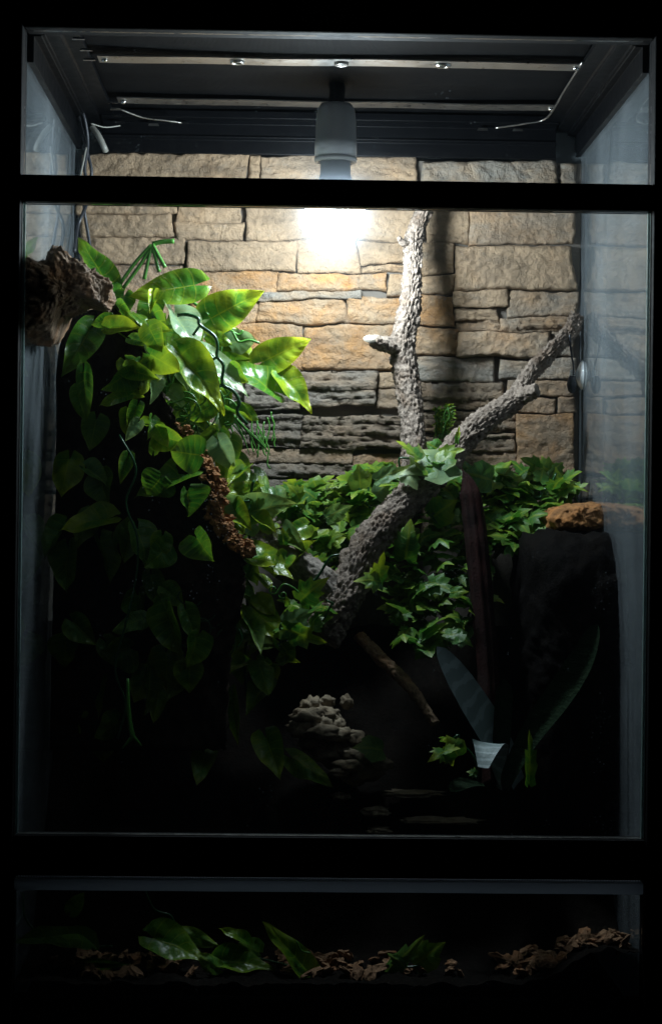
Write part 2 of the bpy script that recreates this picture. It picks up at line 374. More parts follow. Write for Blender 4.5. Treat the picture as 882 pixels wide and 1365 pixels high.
# little metal clips along the lid frame
for px, py in ((105, 52), (115, 67), (119, 80), (150, 137), (154, 146), (157, 155), (160, 164), (205, 167), (245, 165), (700, 53), (755, 54), (800, 66), (786, 82), (780, 91), (745, 147), (740, 165), (690, 174), (643, 173), (250, 42), (216, 43)):
    Y = min(.405, CAM.y + F * (.9035 - CAM.z) / (694.2 - py)); p = at(px, py, Y)
    mesh("clip", [p + V(q) for q in ((-.006, -.002, 0), (.006, -.0014, 0), (.006, .0016, 0), (-.006, .002, 0), (-.005, -.0016, .0022), (.005, -.001, .0022), (.005, .0012, .0022), (-.005, .0016, .0022))], BF, M_bright if R.random() < .5 else M_metal, lid, False)

# ---------------------------------------------------------------- lamp
LY = .245
def zz(py, Y=LY): return at(447, py, Y).z
lc = at(446, 300, LY)
lamp = empty("hanging_lamp", (lc.x, LY, zz(140)), "grey bulb holder with a glowing white bulb hanging from the screen", "lamp")
k = 1 / ppm(LY)
c0 = (lc.x, LY, 0)
sock = lathe("socket", c0, [(.0001, zz(137)), (.010, zz(137)), (.0165, zz(139)), (.0198, zz(146)), (.0212, zz(160)), (.0215, zz(185)), (.0222, zz(187)), (.0222, zz(211)), (.0175, zz(211)), (.0165, zz(200))], M_ceramic, lamp)
lathe("socket_rim", c0, [(.0172, zz(211)), (.0185, zz(208)), (.0222, zz(210.5)), (.0228, zz(213)), (.0220, zz(216)), (.0200, zz(217)), (.0180, zz(215.5)), (.0172, zz(212))], M_rim, sock)
tube("cord_grip", [(lc.x, LY, zz(138)), (lc.x + .001, LY + .002, .905), (lc.x, LY + .004, .912)], .0085, M_bar, lamp, sides=14)
lathe("bulb_collar", c0, [(.0150, zz(206)), (.0158, zz(214)), (.0162, zz(232)), (.0175, zz(238)), (.0200, zz(243)), (.0245, zz(249)), (.0292, zz(255.8))], M_rim, lamp)
m, nt, b = mat("lit_bulb_dome", (.9, .9, .9), .4); M_bulb = m
b.inputs["Emission Color"].default_value = (.80, .91, 1.0, 1); b.inputs["Emission Strength"].default_value = BULB_STRENGTH
bz0 = zz(270); prof2 = [(.0290, zz(256)), (.0311, zz(264)), (.0318, bz0)]
for i in range(1, 15):
    a = math.pi / 2 * i / 14; prof2.append((max(.0001, .0318 * math.cos(a) ** .8), bz0 - .004 -   .044 * math.sin(a)))
tag(lathe("bulb_dome", c0, prof2, M_bulb, lamp), "glowing white bulb dome")

# ================================================================ STONE BACKGROUND
WY = .430
bg = empty("stone_background", (0, WY, 0), "moulded stone wall background of stacked tan and orange stones", "background")
a, b_ = at(103, 700, WY), at(769, 700, WY)
BX0, BX1 = a.x, b_.x
box("backing", (BX0, WY, .0), (BX1, D - .003, .866), M_panel, bg)
def warp(x, z):
    q = V((x * 17, z * 26, 1.7)); q2 = V((x * 21, z * 34, 9.1)); q3 = V((x * 110, z * 140, 3.3))
    return (x + .0042 * noise.noise(q) + .0011 * noise.noise(q3), z + .0036 * noise.noise(q2) + .0013 * noise.noise(q3 + V((5, 5, 5))))
def stone(x0, y0, x1, y1, prot=.008, kind='s', tint=(0, 0), step=.0019):
    A = at(x0 - .6, y0 - .6, WY - prot); B = at(x1 + .6, y0 - .6, WY - prot); C = at(x1 + .6, y1 + .6, WY - prot); Dd = at(x0 - .6, y1 + .6, WY - prot)
    # slightly skewed edges
    for q in (A, B, C, Dd): q.x += R.uniform(-.0028, .0028); q.z += R.uniform(-.0010, .0010)
    lx = (B - A).length; lz = (A - Dd).length; nx = max(8, int(lx / step)); nz = max(6, int(lz / step))
    vs, fs = [], []; seed = R.uniform(0, 50); tl = R.uniform(-.05, .05); tv = R.uniform(-.07, .05)
    jd = R.choice((.0012, .002, .003, .0045, .007)); soft = R.uniform(.0016, .0040); ck = R.uniform(-.2, .25); cz_ = R.uniform(.2, .8)
    for j in range(nz + 1):
        t = j / nz
        for i in range(nx + 1):
            s = i / nx
            p = A.lerp(B, s).lerp(Dd.lerp(C, s), t)
            ex = min(s, 1 - s) * lx; ez = min(t, 1 - t) * lz; e = min(ex, ez)
            wx_, wz_ = warp(p.x, p.z)
            rag = .0026 * noise.noise(V((wx_ * 95, wz_ * 110, seed))) + .0012 * noise.noise(V((wx_ * 260, wz_ * 260, seed)))
            prof = sst((ex + rag + .0004) / soft) ** .6 * sst((ez + rag * .6 + .0004) / (soft * .8)) ** .6
            q = V((wx_ * 30, wz_ * 45, seed))
            if kind == 's': d = .0026 * fbm(q * .8, 4) + .0015 * fbm(q * 4, 4) + .0012 * fbm(V((wx_ * 30, wz_ * 190, seed)), 3)
            elif kind == 'c':
                vv = noise.voronoi(V((wx_ * 70, wz_ * 85, seed)))[0]
                d = .0030 * fbm(q * 1.2, 5) + .0022 * (.5 - vv[0]) + .0016 * fbm(q * 5, 3)
            else:
                hz = (wz_ + .0030 * noise.noise(V((wx_ * 16, wz_ * 20, seed))) + .0012 * noise.noise(V((wx_ * 70, wz_ * 50, seed)))) * (150 if kind == 'l' else 95)
                fl = math.floor(hz); fr = hz - fl
                h0 = noise.noise(V((fl * 1.37 + .5, seed, wx_ * 14 + fl * .37))); h1 = noise.noise(V((fl * 1.37 + 1.87, seed, wx_ * 14 + (fl + 1) * .37)))
                hh_ = h0 + (h1 - h0) * sst((fr - .8) / .2)
                d = .0085 * hh_ - .0055 * sst((fr - .82) / .05) * sst((1 - fr) / .05) + .0026 * fbm(q * 2.5, 5)
            # an old crack line wandering over the face
            cr_ = abs((t - cz_) * lz + .006 * fbm(V((wx_ * 40, seed, 0)), 4) + ck * (s - .5) * .03)
            if kind != 'l' and lx > .05: d -= .0022 * sst(1 - cr_ / .0012) * sst((noise.noise(V((wx_ * 25, seed, 4))) - .0) * 5)
            d += tl * (s - .5) * .04 + tv * (t - .5) * .03
            h_ = max(.0008, prot + d * min(1, prof + .25) - jd * (1 - prof))
            vs.append((wx_, WY - h_, wz_))
    for j in range(nz):
        for i in range(nx):
            a = j * (nx + 1) + i; fs.append((a, a + nx + 1, a + nx + 2, a + 1))
    # flanks back to the panel
    loop = [i for i in range(nx)] + [nx + j * (nx + 1) for j in range(nz)] + [nz * (nx + 1) + nx - i for i in range(nx)] + [(nz - j) * (nx + 1) for j in range(nz)]
    n0 = len(vs)
    for a in loop: vs.append((vs[a][0], WY + .001, vs[a][2]))
    for k in range(len(loop)):
        k2 = (k + 1) % len(loop); fs.append((loop[k], loop[k2], n0 + k2, n0 + k))
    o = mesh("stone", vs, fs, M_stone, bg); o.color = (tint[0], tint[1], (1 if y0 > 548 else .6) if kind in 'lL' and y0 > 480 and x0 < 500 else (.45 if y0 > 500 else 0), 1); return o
T, O, G, B_ = (0, 0), (1, 0), (.1, .9), (.55, .4)
stones = [
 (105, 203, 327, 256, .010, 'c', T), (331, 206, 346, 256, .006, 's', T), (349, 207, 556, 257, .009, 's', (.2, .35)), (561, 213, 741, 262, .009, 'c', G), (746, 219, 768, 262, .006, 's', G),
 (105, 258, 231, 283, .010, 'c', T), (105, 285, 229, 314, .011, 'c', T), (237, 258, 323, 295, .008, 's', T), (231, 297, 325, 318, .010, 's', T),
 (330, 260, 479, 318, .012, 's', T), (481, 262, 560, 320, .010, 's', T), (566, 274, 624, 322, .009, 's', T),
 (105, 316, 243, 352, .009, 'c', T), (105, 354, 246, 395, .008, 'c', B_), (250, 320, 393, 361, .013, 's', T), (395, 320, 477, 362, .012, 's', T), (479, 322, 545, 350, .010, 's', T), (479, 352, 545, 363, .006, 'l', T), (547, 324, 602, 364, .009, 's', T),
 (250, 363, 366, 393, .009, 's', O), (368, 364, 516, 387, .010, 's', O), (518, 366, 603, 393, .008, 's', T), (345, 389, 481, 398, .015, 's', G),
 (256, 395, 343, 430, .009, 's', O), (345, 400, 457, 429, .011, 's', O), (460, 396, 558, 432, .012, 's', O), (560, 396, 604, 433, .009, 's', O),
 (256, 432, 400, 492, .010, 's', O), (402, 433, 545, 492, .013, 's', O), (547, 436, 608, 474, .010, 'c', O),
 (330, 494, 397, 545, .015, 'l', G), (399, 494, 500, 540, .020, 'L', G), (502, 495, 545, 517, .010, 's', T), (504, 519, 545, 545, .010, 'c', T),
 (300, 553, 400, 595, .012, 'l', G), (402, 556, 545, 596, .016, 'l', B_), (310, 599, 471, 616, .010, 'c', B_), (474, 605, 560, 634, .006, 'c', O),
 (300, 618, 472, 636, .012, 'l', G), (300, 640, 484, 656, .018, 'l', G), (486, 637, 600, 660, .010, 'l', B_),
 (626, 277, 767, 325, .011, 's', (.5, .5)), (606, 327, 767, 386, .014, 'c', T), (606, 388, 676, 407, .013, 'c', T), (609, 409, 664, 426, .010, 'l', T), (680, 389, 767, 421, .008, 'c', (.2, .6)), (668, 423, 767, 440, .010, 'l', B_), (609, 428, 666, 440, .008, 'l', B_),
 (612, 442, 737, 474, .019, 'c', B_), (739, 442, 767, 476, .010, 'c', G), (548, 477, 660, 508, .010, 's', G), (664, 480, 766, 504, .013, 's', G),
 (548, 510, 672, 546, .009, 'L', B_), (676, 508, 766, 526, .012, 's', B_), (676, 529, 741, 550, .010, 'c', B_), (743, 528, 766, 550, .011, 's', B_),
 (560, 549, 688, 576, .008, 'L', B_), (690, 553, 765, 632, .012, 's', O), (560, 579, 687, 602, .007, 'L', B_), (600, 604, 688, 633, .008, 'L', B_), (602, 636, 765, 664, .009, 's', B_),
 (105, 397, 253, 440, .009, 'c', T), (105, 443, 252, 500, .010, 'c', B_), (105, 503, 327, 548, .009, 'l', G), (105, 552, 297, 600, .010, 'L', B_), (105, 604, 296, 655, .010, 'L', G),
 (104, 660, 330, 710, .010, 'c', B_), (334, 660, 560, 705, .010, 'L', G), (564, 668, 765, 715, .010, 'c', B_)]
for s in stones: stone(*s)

# ================================================================ BARK, ROCK AND WOOD
def bark_disp(k1, k2, amp, seed, fine=.0009):
    def f(s, a, p, r, t):
        c = V((math.cos(a) * k2, math.sin(a) * k2, s * k1 + seed)) + V((1, 1, 1)) * .35 * noise.noise(p * 70)
        vd = noise.voronoi(c)[0]; pl = sst((vd[1] - vd[0]) * 3.2)
        vd2 = noise.voronoi(V((c.x * 2.1, c.y * 2.1, c.z * 2.6)))[0]; pl2 = sst((vd2[1] - vd2[0]) * 2.0)
        step_ = noise.cell(V((c.x * 1.1, c.y * 1.1, c.z * 1.3)))
        am = amp * max(.35, .75 + 1.1 * noise.noise(p * 16 + V((seed, 0, 0)))); kn = sst(1 - noise.voronoi(p * 24 + V((seed, 0, 0)))[0][0] * 3.2)
        return .18 * r * kn + am * (pl - .6) + amp * .5 * (pl2 - .5) + amp * .25 * step_ + fine * fbm(p * 240, 5) + .16 * r * noise.noise(V((math.cos(a) * .8, math.sin(a) * .8, s * 22 + seed))) + .07 * r * math.sin(a * 3 + s * 20)
    return f
def limb(name, P, rads, mat_, parent, disp, sides=72, dens=900):
    n = len(P); L = sum((V(P[i + 1]) - V(P[i])).length for i in range(n - 1))
    pts = cr(P, max(4, int(L * dens / (n - 1))))
    def rad(t):
        x = t * (n - 1); i = min(n - 2, int(x)); f = x - i; return rads[i] * (1 - f) + rads[i + 1] * f
    vs, fs = tube_geo(pts, rad, sides, disp); return mesh(name, vs, fs, mat_, parent)
br = empty("forked_branch", at(455, 835, .19), "rough grey forked branch leaning from the plants up to the stone wall", "branch")
def pw(l): return [at(*q) for q in l]
P = pw([(428, 850, .185), (462, 790, .20), (500, 712, .23), (545, 664, .262), (592, 618, .295), (632, 572, .325), (686, 532, .352), (708, 497, .368), (736, 466, .385), (758, 444, .398), (769, 420, .405)])
limb("lower_limb", P, [.020, .0185, .0175, .0165, .0155, .0125, .0112, .0084, .0078, .0080, .0066], M_branch, br, bark_disp(62, 4.2, .0040, 3), 96, 800)
P = pw([(548, 668, .275), (552, 600, .300), (549, 555, .318), (543, 510, .332), (536, 462, .342), (545, 410, .350), (549, 360, .362), (551, 320, .374), (562, 290, .384), (574, 262, .392)])
limb("upright_limb", P, [.0125, .0130, .0130, .0135, .0148, .0113, .0100, .0092, .0088, .0084], M_branch, br, bark_disp(64, 3.7, .0034, 11), 84, 850)
st = limb("stub", pw([(538, 468, .342), (524, 462, .330), (509, 458, .320), (497, 454, .313)]), [.012, .0095, .0085, .0068], M_branch, br, bark_disp(110, 1.5, .0020, 21), 40)
lathe_c = at(494, 453, .311)
mesh("cut_face", [lathe_c + V((.0085 * math.cos(a) * 1.0, -.001 + .004 * math.sin(a), .0048 * math.sin(a) + .0012)) for a in [2 * math.pi * i / 20 for i in range(20)]] + [lathe_c + V((.004, .004, -.002))],
     [tuple(range(20))[::-1]] + [(i, (i + 1) % 20, 20) for i in range(20)], M_cut, st)
limb("stub", pw([(690, 528, .352), (704, 524, .342), (716, 520, .336)]), [.010, .0085, .0070], M_branch, br, bark_disp(110, 1.5, .0022, 31), 36)
limb("stub", pw([(547, 326, .372), (537, 323, .362), (531, 316, .357)]), [.0055, .004, .0025], M_branch, br, bark_disp(110, 1.3, .0010, 33), 24)

# a second piece of wood coming in from the left, below the vine
rootw = empty("root_wood", at(445, 800, .17), "weathered grey root reaching down from the cork slab", "root")
limb("limb", pw([(300, 712, .25), (335, 724, .245), (368, 740, .235), (402, 757, .22), (434, 782, .205), (454, 812, .19)]), [.010, .014, .0175, .018, .0165, .012], M_wood, rootw, bark_disp(55, 3.2, .0030, 41), 80)
low = empty("fallen_twig", at(560, 930, .16), "thin dark brown twig leaning low behind the strap leaves", "twig")
limb("shaft", pw([(478, 848, .22), (510, 880, .20), (545, 915, .18), (580, 965, .16)]), [.006, .0065, .006, .005], M_cork, low, bark_disp(90, 1.6, .0016, 51), 36)

# curved cork slab on the left, its crumbling edge catching the light
def slab():
    edge = cr(pw([(150, 405, .20), (182, 445, .192), (208, 500, .18), (236, 572, .165), (262, 612, .155), (282, 650, .148), (284, 690, .142), (302, 716, .138), (325, 745, .135), (322, 800, .13), (305, 880, .125), (300, 1000, .12)]), 12)  # upper edge carried higher to block lamp light from the hanging vine
    n = len(edge); ns = 46; vs = []; fs = []
    left = cr(pw([(90, 425, .27), (76, 480, .275), (75, 560, .27), (74, 640, .26), (72, 720, .25), (70, 800, .24), (68, 900, .23), (66, 1000, .22)]), 12)
    def grid(off):
        for i in range(n):
            l = left[int(i / (n - 1) * (len(left) - 1))]
            for j in range(ns + 1):
                s = (j / ns) ** 1.25; p = edge[i].lerp(l, s)
                q = p * 60; c = .006 * fbm(p * 40, 5) + .004 * noise.voronoi(p * 90)[0][0]
                p = p + V((0, -.012 * math.sin(math.pi * s) + off + c, 0))
                if s < .12: p += V((.004 * fbm(q * 3 + V((off * 900, 0, 0)), 4) + .006 * (noise.voronoi(q * 3.2)[0][0] - .4), .003 * fbm(q * 5, 3), .003 * fbm(q * 4 + V((9, 9, 9)), 3)))
                vs.append(p)
    grid(0); grid(.022); m_ = n * (ns + 1)
    for i in range(n - 1):
        for j in range(ns):
            a = i * (ns + 1) + j; f = (a, a + ns + 1, a + ns + 2, a + 1); fs.append(f); fs.append(tuple(k + m_ for k in f[::-1]))
        a = i * (ns + 1); fs.append((a, a + m_, a + m_ + ns + 1, a + ns + 1)); a += ns; fs.append((a, a + ns + 1, a + m_ + ns + 1, a + m_))
    for j in range(ns):
        fs.append((j, j + 1, j + 1 + m_, j + m_)); a = (n - 1) * (ns + 1) + j; fs.append((a, a + m_, a + 1 + m_, a + 1))
    return vs, fs
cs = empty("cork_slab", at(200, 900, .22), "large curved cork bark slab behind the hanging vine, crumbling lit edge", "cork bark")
vs, fs = slab(); mesh("bark_sheet", vs, fs, M_corkshade, cs)
# crumbs of cork along the lit edge, joined: too small to pick apart
def lump(c, rx, ry, rz, seed, amp=.25, n=10, fr=1.6):
    vs, fs = [], []
    for j in range(n + 1):
        ph = math.pi * j / n
        for i in range(2 * n):
            th = math.pi * i / n; d = V((math.sin(ph) * math.cos(th), math.sin(ph) * math.sin(th), math.cos(ph)))
            k = 1 + amp * fbm(d * fr + V((seed, seed * .7, 0)), 4); vs.append(V(c) + V((d.x * rx, d.y * ry, d.z * rz)) * k)
    for j in range(n):
        for i in range(2 * n):
            i2 = (i + 1) % (2 * n); fs.append((j * 2 * n + i, (j + 1) * 2 * n + i, (j + 1) * 2 * n + i2, j * 2 * n + i2))
    return vs, fs
def join(parts):
    vs, fs = [], []
    for a, b in parts:
        n = len(vs); vs += a; fs += [tuple(i + n for i in f) for f in b]
    return vs, fs
edge = cr(pw([(238, 572, .175), (265, 612, .166), (287, 650, .158), (287, 690, .152), (306, 716, .148), (328, 740, .146)]), 40)
parts = []
for i in range(300):
    e = R.choice(edge); r = R.uniform(.0014, .0048)
    parts.append(lump(e + V((R.gauss(.001, .004), R.uniform(-.012, .016), R.gauss(0, .003))), r * R.uniform(.6, 1.4), r, r * R.uniform(.5, 1.3), i * 1.3, .9, 6))
vs, fs = join(parts); tag(mesh("crumbled_edge", vs, fs, M_ledge, cs, False), kind="stuff")

def rockform(name, label, cat, px, Y0, Y1, mat_, seed, amp, prt="body", rows=46, cols=90, top=.75, det=4, lab=None):
    """closed rocky block: px = outline (x0,y0,x1,y1), from depth Y0 to Y1"""
    x0, y0, x1, y1 = px; A = at(x0, y1, Y0); B = at(x1, y0, Y0)
    cx, cz = (A.x + B.x) / 2, (A.z + B.z) / 2; rx, rz, ry = (B.x - A.x) / 2, (B.z - A.z) / 2, (Y1 - Y0) / 2; cy = (Y0 + Y1) / 2
    vs, fs = [], []
    for j in range(rows + 1):
        ph = math.pi * j / rows
        for i in range(cols):
            th = 2 * math.pi * i / cols
            sq = lambda v, e: math.copysign(abs(v) ** e, v)
            d = V((sq(math.sin(ph), .55) * sq(math.cos(th), .6), sq(math.sin(ph), .55) * sq(math.sin(th), .6), sq(math.cos(ph), top)))
            p = V((cx + d.x * rx, cy + d.y * ry, cz + d.z * rz)); n = d.normalized()
            vd = noise.voronoi(p * 95 + V((seed, 0, 0)))[0]
            p += n * amp * (fbm(p * 35 + V((seed, 0, 0)), 5) + .9 * (.45 - vd[0]) + .4 * fbm(p * 160, det)); vs.append(p)
    for j in range(rows):
        for i in range(cols):
            i2 = (i + 1) % cols; fs.append((j * cols + i, (j + 1) * cols + i, (j + 1) * cols + i2, j * cols + i2))
    return vs, fs
def outline_rock(poly, Y0, Y1, seed, amp, rows=60, cols=140, fr=1.0, ex=.5):
    """closed rock whose silhouette follows poly, rounded front and back between the depths Y0 and Y1"""
    cx = sum(p[0] for p in poly) / len(poly); cy = sum(p[1] for p in poly) / len(poly); Yc = (Y0 + Y1) / 2
    def rad(th):
        dx, dy = math.cos(th), math.sin(th); best = 1
        for i in range(len(poly)):
            ax, ay = poly[i - 1][0] - cx, poly[i - 1][1] - cy; bx, by = poly[i][0] - cx, poly[i][1] - cy
            ux, uy = bx - ax, by - ay; den = dx * uy - dy * ux
            if abs(den) < 1e-9: continue
            t = (ax * uy - ay * ux) / den; w_ = (ax * dy - ay * dx) / den
            if t > 0 and -1e-6 <= w_ <= 1 + 1e-6: best = max(best, t)
        return best
    rr = [rad(2 * math.pi * i / cols) for i in range(cols)]
    rr = [(rr[i - 1] + 2 * rr[i] + rr[(i + 1) % cols]) / 4 for i in range(cols)]
    O_ = at(cx, cy, Yc); vs, fs = [], []
    for j in range(rows + 1):
        t = 1 - abs(1 - 2 * j / rows); k = max(.0005, math.sin(t * math.pi / 2) ** .9); hh = (1 - min(1, k) ** 3.2) ** (1 / 3.2); Y = Yc - (Y1 - Y0) / 2 * (hh if j < rows / 2 else -hh)
        for i in range(cols):
            th = 2 * math.pi * i / cols; q = at(cx + math.cos(th) * rr[i] * k, cy + math.sin(th) * rr[i] * k, Yc); p = V((q.x, Y, q.z)); n = (p - O_); n.normalize()
            vd = noise.voronoi(p * 95 * fr + V((seed, 0, 0)))[0]; vd2 = noise.voronoi(p * 230 * fr + V((0, seed, 0)))[0]
            vs.append(p + n * amp * (1.1 * fbm(p * 38 * fr + V((seed, 0, 0)), 5) + 1.0 * (.45 - vd[0]) + .5 * (.4 - vd2[0]) + .35 * fbm(p * 170, 4)))
    for j in range(rows):
        for i in range(cols):
            i2 = (i + 1) % cols; fs.append((j * cols + i, (j + 1) * cols + i, (j + 1) * cols + i2, j * cols + i2))
    return vs, fs
vs, fs = outline_rock([(716, 690), (728, 678), (760, 670), (796, 671), (806, 680), (809, 706), (780, 710), (750, 711), (722, 708)], .245, .40, 4, .0045)
tag(mesh("rock_ledge", vs, fs, M_ledge), "small orange brown rock ledge against the side glass", "rock")
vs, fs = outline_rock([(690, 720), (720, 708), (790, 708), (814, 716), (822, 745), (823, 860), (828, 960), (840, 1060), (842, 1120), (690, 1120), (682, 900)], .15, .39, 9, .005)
tag(mesh("rock_pillar", vs, fs, M_rockshade), "rock pillar coloured near black for the shade under the orange ledge", "rock")
vs, fs = outline_rock([(26, 340), (48, 350), (68, 352), (74, 338), (88, 336), (98, 348), (124, 362), (147, 380), (151, 392), (143, 412), (128, 402), (112, 404), (104, 414), (86, 420), (78, 440), (76, 454), (50, 458), (24, 450)], .012, .15, 14, .0058, 110, 260, 1.5, .42)
tag(mesh("cork_ledge", vs, fs, M_cork), "rough brown cork ledge fixed to the left side glass", "ledge")

# pale knobbly stone low in the middle
KS = -.03
kn = empty("knobbly_stone", at(450, 1020, .27), "pale tan knobbly stone lying low between the plants", "stone")
for i, (x, y, a, c, Y) in enumerate([(415, 940, 9, 7, .28), (436, 936, 7, 5, .285), (412, 955, 14, 7, .27), (432, 953, 13, 7, .272), (404, 972, 12, 8, .268), (430, 966, 10, 7, .262), (446, 968, 9, 7, .265), (434, 977, 17, 6, .255), (455, 980, 13, 6, .258), (468, 985, 12, 7, .262), (470, 1005, 11, 5, .25), (486, 1010, 10, 7, .245), (498, 1008, 8, 7, .245), (508, 1018, 10, 5, .24), (464, 1020, 13, 5, .24), (452, 1030, 8, 4, .235), (462, 936, 5, 6, .29), (420, 985, 14, 10, .275), (445, 1000, 18, 14, .275), (480, 1025, 20, 12, .265)]):
    Y += KS; s = 1 / ppm(Y); vs, fs = lump(at(x, y, Y), a * s * 1.6, a * s * 1.4, c * s * 1.6, i * 3.7, .42, 14, 2.0); mesh("knob", vs, fs, M_pale, kn)
for i, (x, y, a, c, Y, lb) in enumerate([(455, 1062, 12, 4, .225, "lowest of the small ledges, beside the knobbly stone"), (500, 1082, 18, 5, .21, "curled flat pale stone below the knobbly stone"), (505, 1107, 14, 4, .20, "flat pale stone resting just above the door sill"), (548, 1058, 40, 4, .23, "long thin dark stone ledge beside the knobbly stone"), (585, 1094, 52, 3.5, .21, "longest thin brown stone ledge above the door sill")]):
    s = 1 / ppm(Y); vs, fs = lump(at(x, y, Y), a * s, .018, c * s, 60 + i * 5, .5, 14, 2.2); tag(mesh("flat_stone", vs, fs, M_pale), ["small flat grey stone beneath the knobbly stone", lb, lb, lb, lb][i], "stone", "flat stones under the knobbly stone")

# soil and its chips
vs, fs, nx, ny = [], [], 110, 80
def soil_z(x, y):  # back bank heaped up as a dark cover over the shaded low wall
    b_ = sst((x - .17) / .10) * .034 * sst(1 - y / .25)
    return .016 + b_ + .11 * sst((y - .10) / .13) + .20 * max(0., min(1., (y - .225) / .17)) + .006 * fbm(V((x * 22, y * 22, 3)), 4) + .0025 * fbm(V((x * 120, y * 120, 1)), 3)
for j in range(ny + 1):
    for i in range(nx + 1):
        x = -W2 + .001 + (2 * W2 - .002) * i / nx; y = .0052 + (WY - .0065) * j / ny; vs.append((x, y, soil_z(x, y)))
for j in range(ny):
    for i in range(nx):
        a = j * (nx + 1) + i; fs.append((a, a + 1, a + nx + 2, a + nx + 1))
soil = mesh("soil", vs, fs, M_soil); tag(soil, kind="structure")
chipm = []
for q in range(6):
    vs, fs = lump((0, 0, 0), .0085, .0055, .0024, q * 7.1, .75, 5, 1.4); o = mesh("wood_chip", vs, fs, M_chip, None, False); chipm.append(o.data); bpy.data.objects.remove(o)
def chip(x, y, z, sc, lb, gr):
    o = bpy.data.objects.new("wood_chip", R.choice(chipm)); col.objects.link(o); o.location = (x, y, z); o.scale = (sc,) * 3
    o.rotation_euler = (R.uniform(-.9, .9), R.uniform(-.9, .9), R.uniform(0, 6.3)); tag(o, lb, "wood chip", gr)
for i in range(210):
    px = R.choice([R.uniform(40, 480), R.uniform(115, 240), R.uniform(480, 860), R.uniform(690, 860), R.uniform(690, 860), R.uniform(380, 480)])
    y = R.uniform(.024, .11); p = at(px, 1200, y); x = max(-.28, min(.28, p.x))
    if px > 690: lb, gr = "brown wood chip on the raised soil by the right side glass", "wood chips heaped by the right glass"
    elif px > 480: lb, gr = "brown wood chip on the soil near the right pair of leaves", "wood chips beside the right pair of leaves"
    else: lb, gr = "brown wood chip on the soil among the fallen leaves", "wood chips among the fallen leaves"
    chip(x, y, soil_z(x, y) + .002, R.uniform(.55, 1.25), lb, gr)

# ================================================================ LEAVES
def heart_mesh(name, fold, curl, wav, seed, blunt=.8, nx=12, ny=22):
    vs, fs, uv = [], [], []
    for j in range(ny + 1):
        v = j / ny; vv = v ** .85
        hw = .5 * ((vv + .004) ** .42 * (1 - vv) ** (blunt + .12) * (1 - .30 * vv ** 3)) / .445
        for i in range(nx + 1):
            u = -1 + 2 * i / nx; x = u * hw; y = vv - .36 * abs(u) ** 1.15 * (1 - vv) ** 2.4 + .10 * abs(u) ** 5 * (1 - vv) ** 3
            ve = math.sin((v * 6.5 - abs(u) * 1.5) * 2 * math.pi)
            z = fold * abs(x) * 2 - curl * vv * vv + .026 * ve * min(1, abs(u) * 2) * (1 - v * .6) * (1 - abs(u) ** 4) + wav * noise.noise(V((x * 3, y * 3, seed))) + .10 * curl * math.sin(u * 3 + seed)
            z -= wav * .6 * abs(u) ** 3 * math.sin(v * 9 + seed + (u > 0) * 1.7)
            vs.append((x, y, z)); uv.append((u * .5 + .5, vv))
    for j in range(ny):
        for i in range(nx):
            a = j * (nx + 1) + i; fs.append((a, a + 1, a + nx + 2, a + nx + 1))
    o = mesh(name, vs, fs, M_leaf, None, True, uv); me = o.data
    # keep the leaf's own origin at its base
    off = o.location.copy(); me.transform(Matrix.Translation(off)); bpy.data.objects.remove(o); return me
HEART = [heart_mesh("heart_leaf", f, c, w_, s, b_) for f, c, w_, s, b_ in ((.10, .10, .06, 1, .8), (.22, .18, .08, 2.3, .85), (-.12, .22, .10, 3.9, .8), (.30, .05, .09, 5.2, .9), (.02, .30, .12, 7.7, .75), (.38, .25, .10, 9.4, .85))]
def lobed_mesh(name, fold, curl, seed, toothed=True):
    lob = [(-.02, 0), (-.20, -.10), (-.42, -.02), (-.37, .13), (-.57, .36), (-.40, .42), (-.42, .66), (-.23, .62), (-.14, .82), (0, 1.0)]
    lw, nk = R.uniform(.75, 1.15), R.uniform(.75, 1.2)
    half = [V(((a * (lw if q % 2 == 0 else lw * nk)) + R.uniform(-.04, .04), b + R.uniform(-.03, .03), 0)) for q, (a, b) in enumerate(lob)]; half[0].x = 0; half[-1].x = 0
    out = half + [V((-p.x * R.uniform(.9, 1.1), p.y, 0)) for p in half[-2:0:-1]]
    n = len(out); vs, fs, uv = [], [], []; c = V((0, .36, 0))
    for ring in (.45, .75, 1.0):
        for p in out:
            q = c + (p - c) * ring; z = fold * abs(q.x) - curl * ((q - c).length ** 2) * 1.2 + .05 * noise.noise(V((q.x * 4, q.y * 4, seed))) + .03 * math.sin(q.x * 14 + q.y * 9 + seed)
            vs.append((q.x, q.y, z)); uv.append((.5 + q.x * .9 * ring, q.y))
    vs.append((c.x, c.y, .03)); uv.append((.5, .3)); cc = len(vs) - 1
    for i in range(n):
        i2 = (i + 1) % n; fs.append((cc, i2, i))
        for r in (0, 1): fs.append((r * n + i, r * n + i2, (r + 1) * n + i2, (r + 1) * n + i))
    o = mesh(name, vs, fs, M_ivy, None, True, uv); me = o.data; off = o.location.copy(); me.transform(Matrix.Translation(off)); bpy.data.objects.remove(o); return me
IVY = [lobed_mesh("ivy_leaf", f, c, s) for f, c, s in ((.15, .25, 1), (.3, .5, 2), (-.1, .4, 3), (.35, .15, 4), (.1, .7, 5), (.6, .4, 6), (-.3, .8, 7), (.5, .9, 8), (.2, .1, 9))]
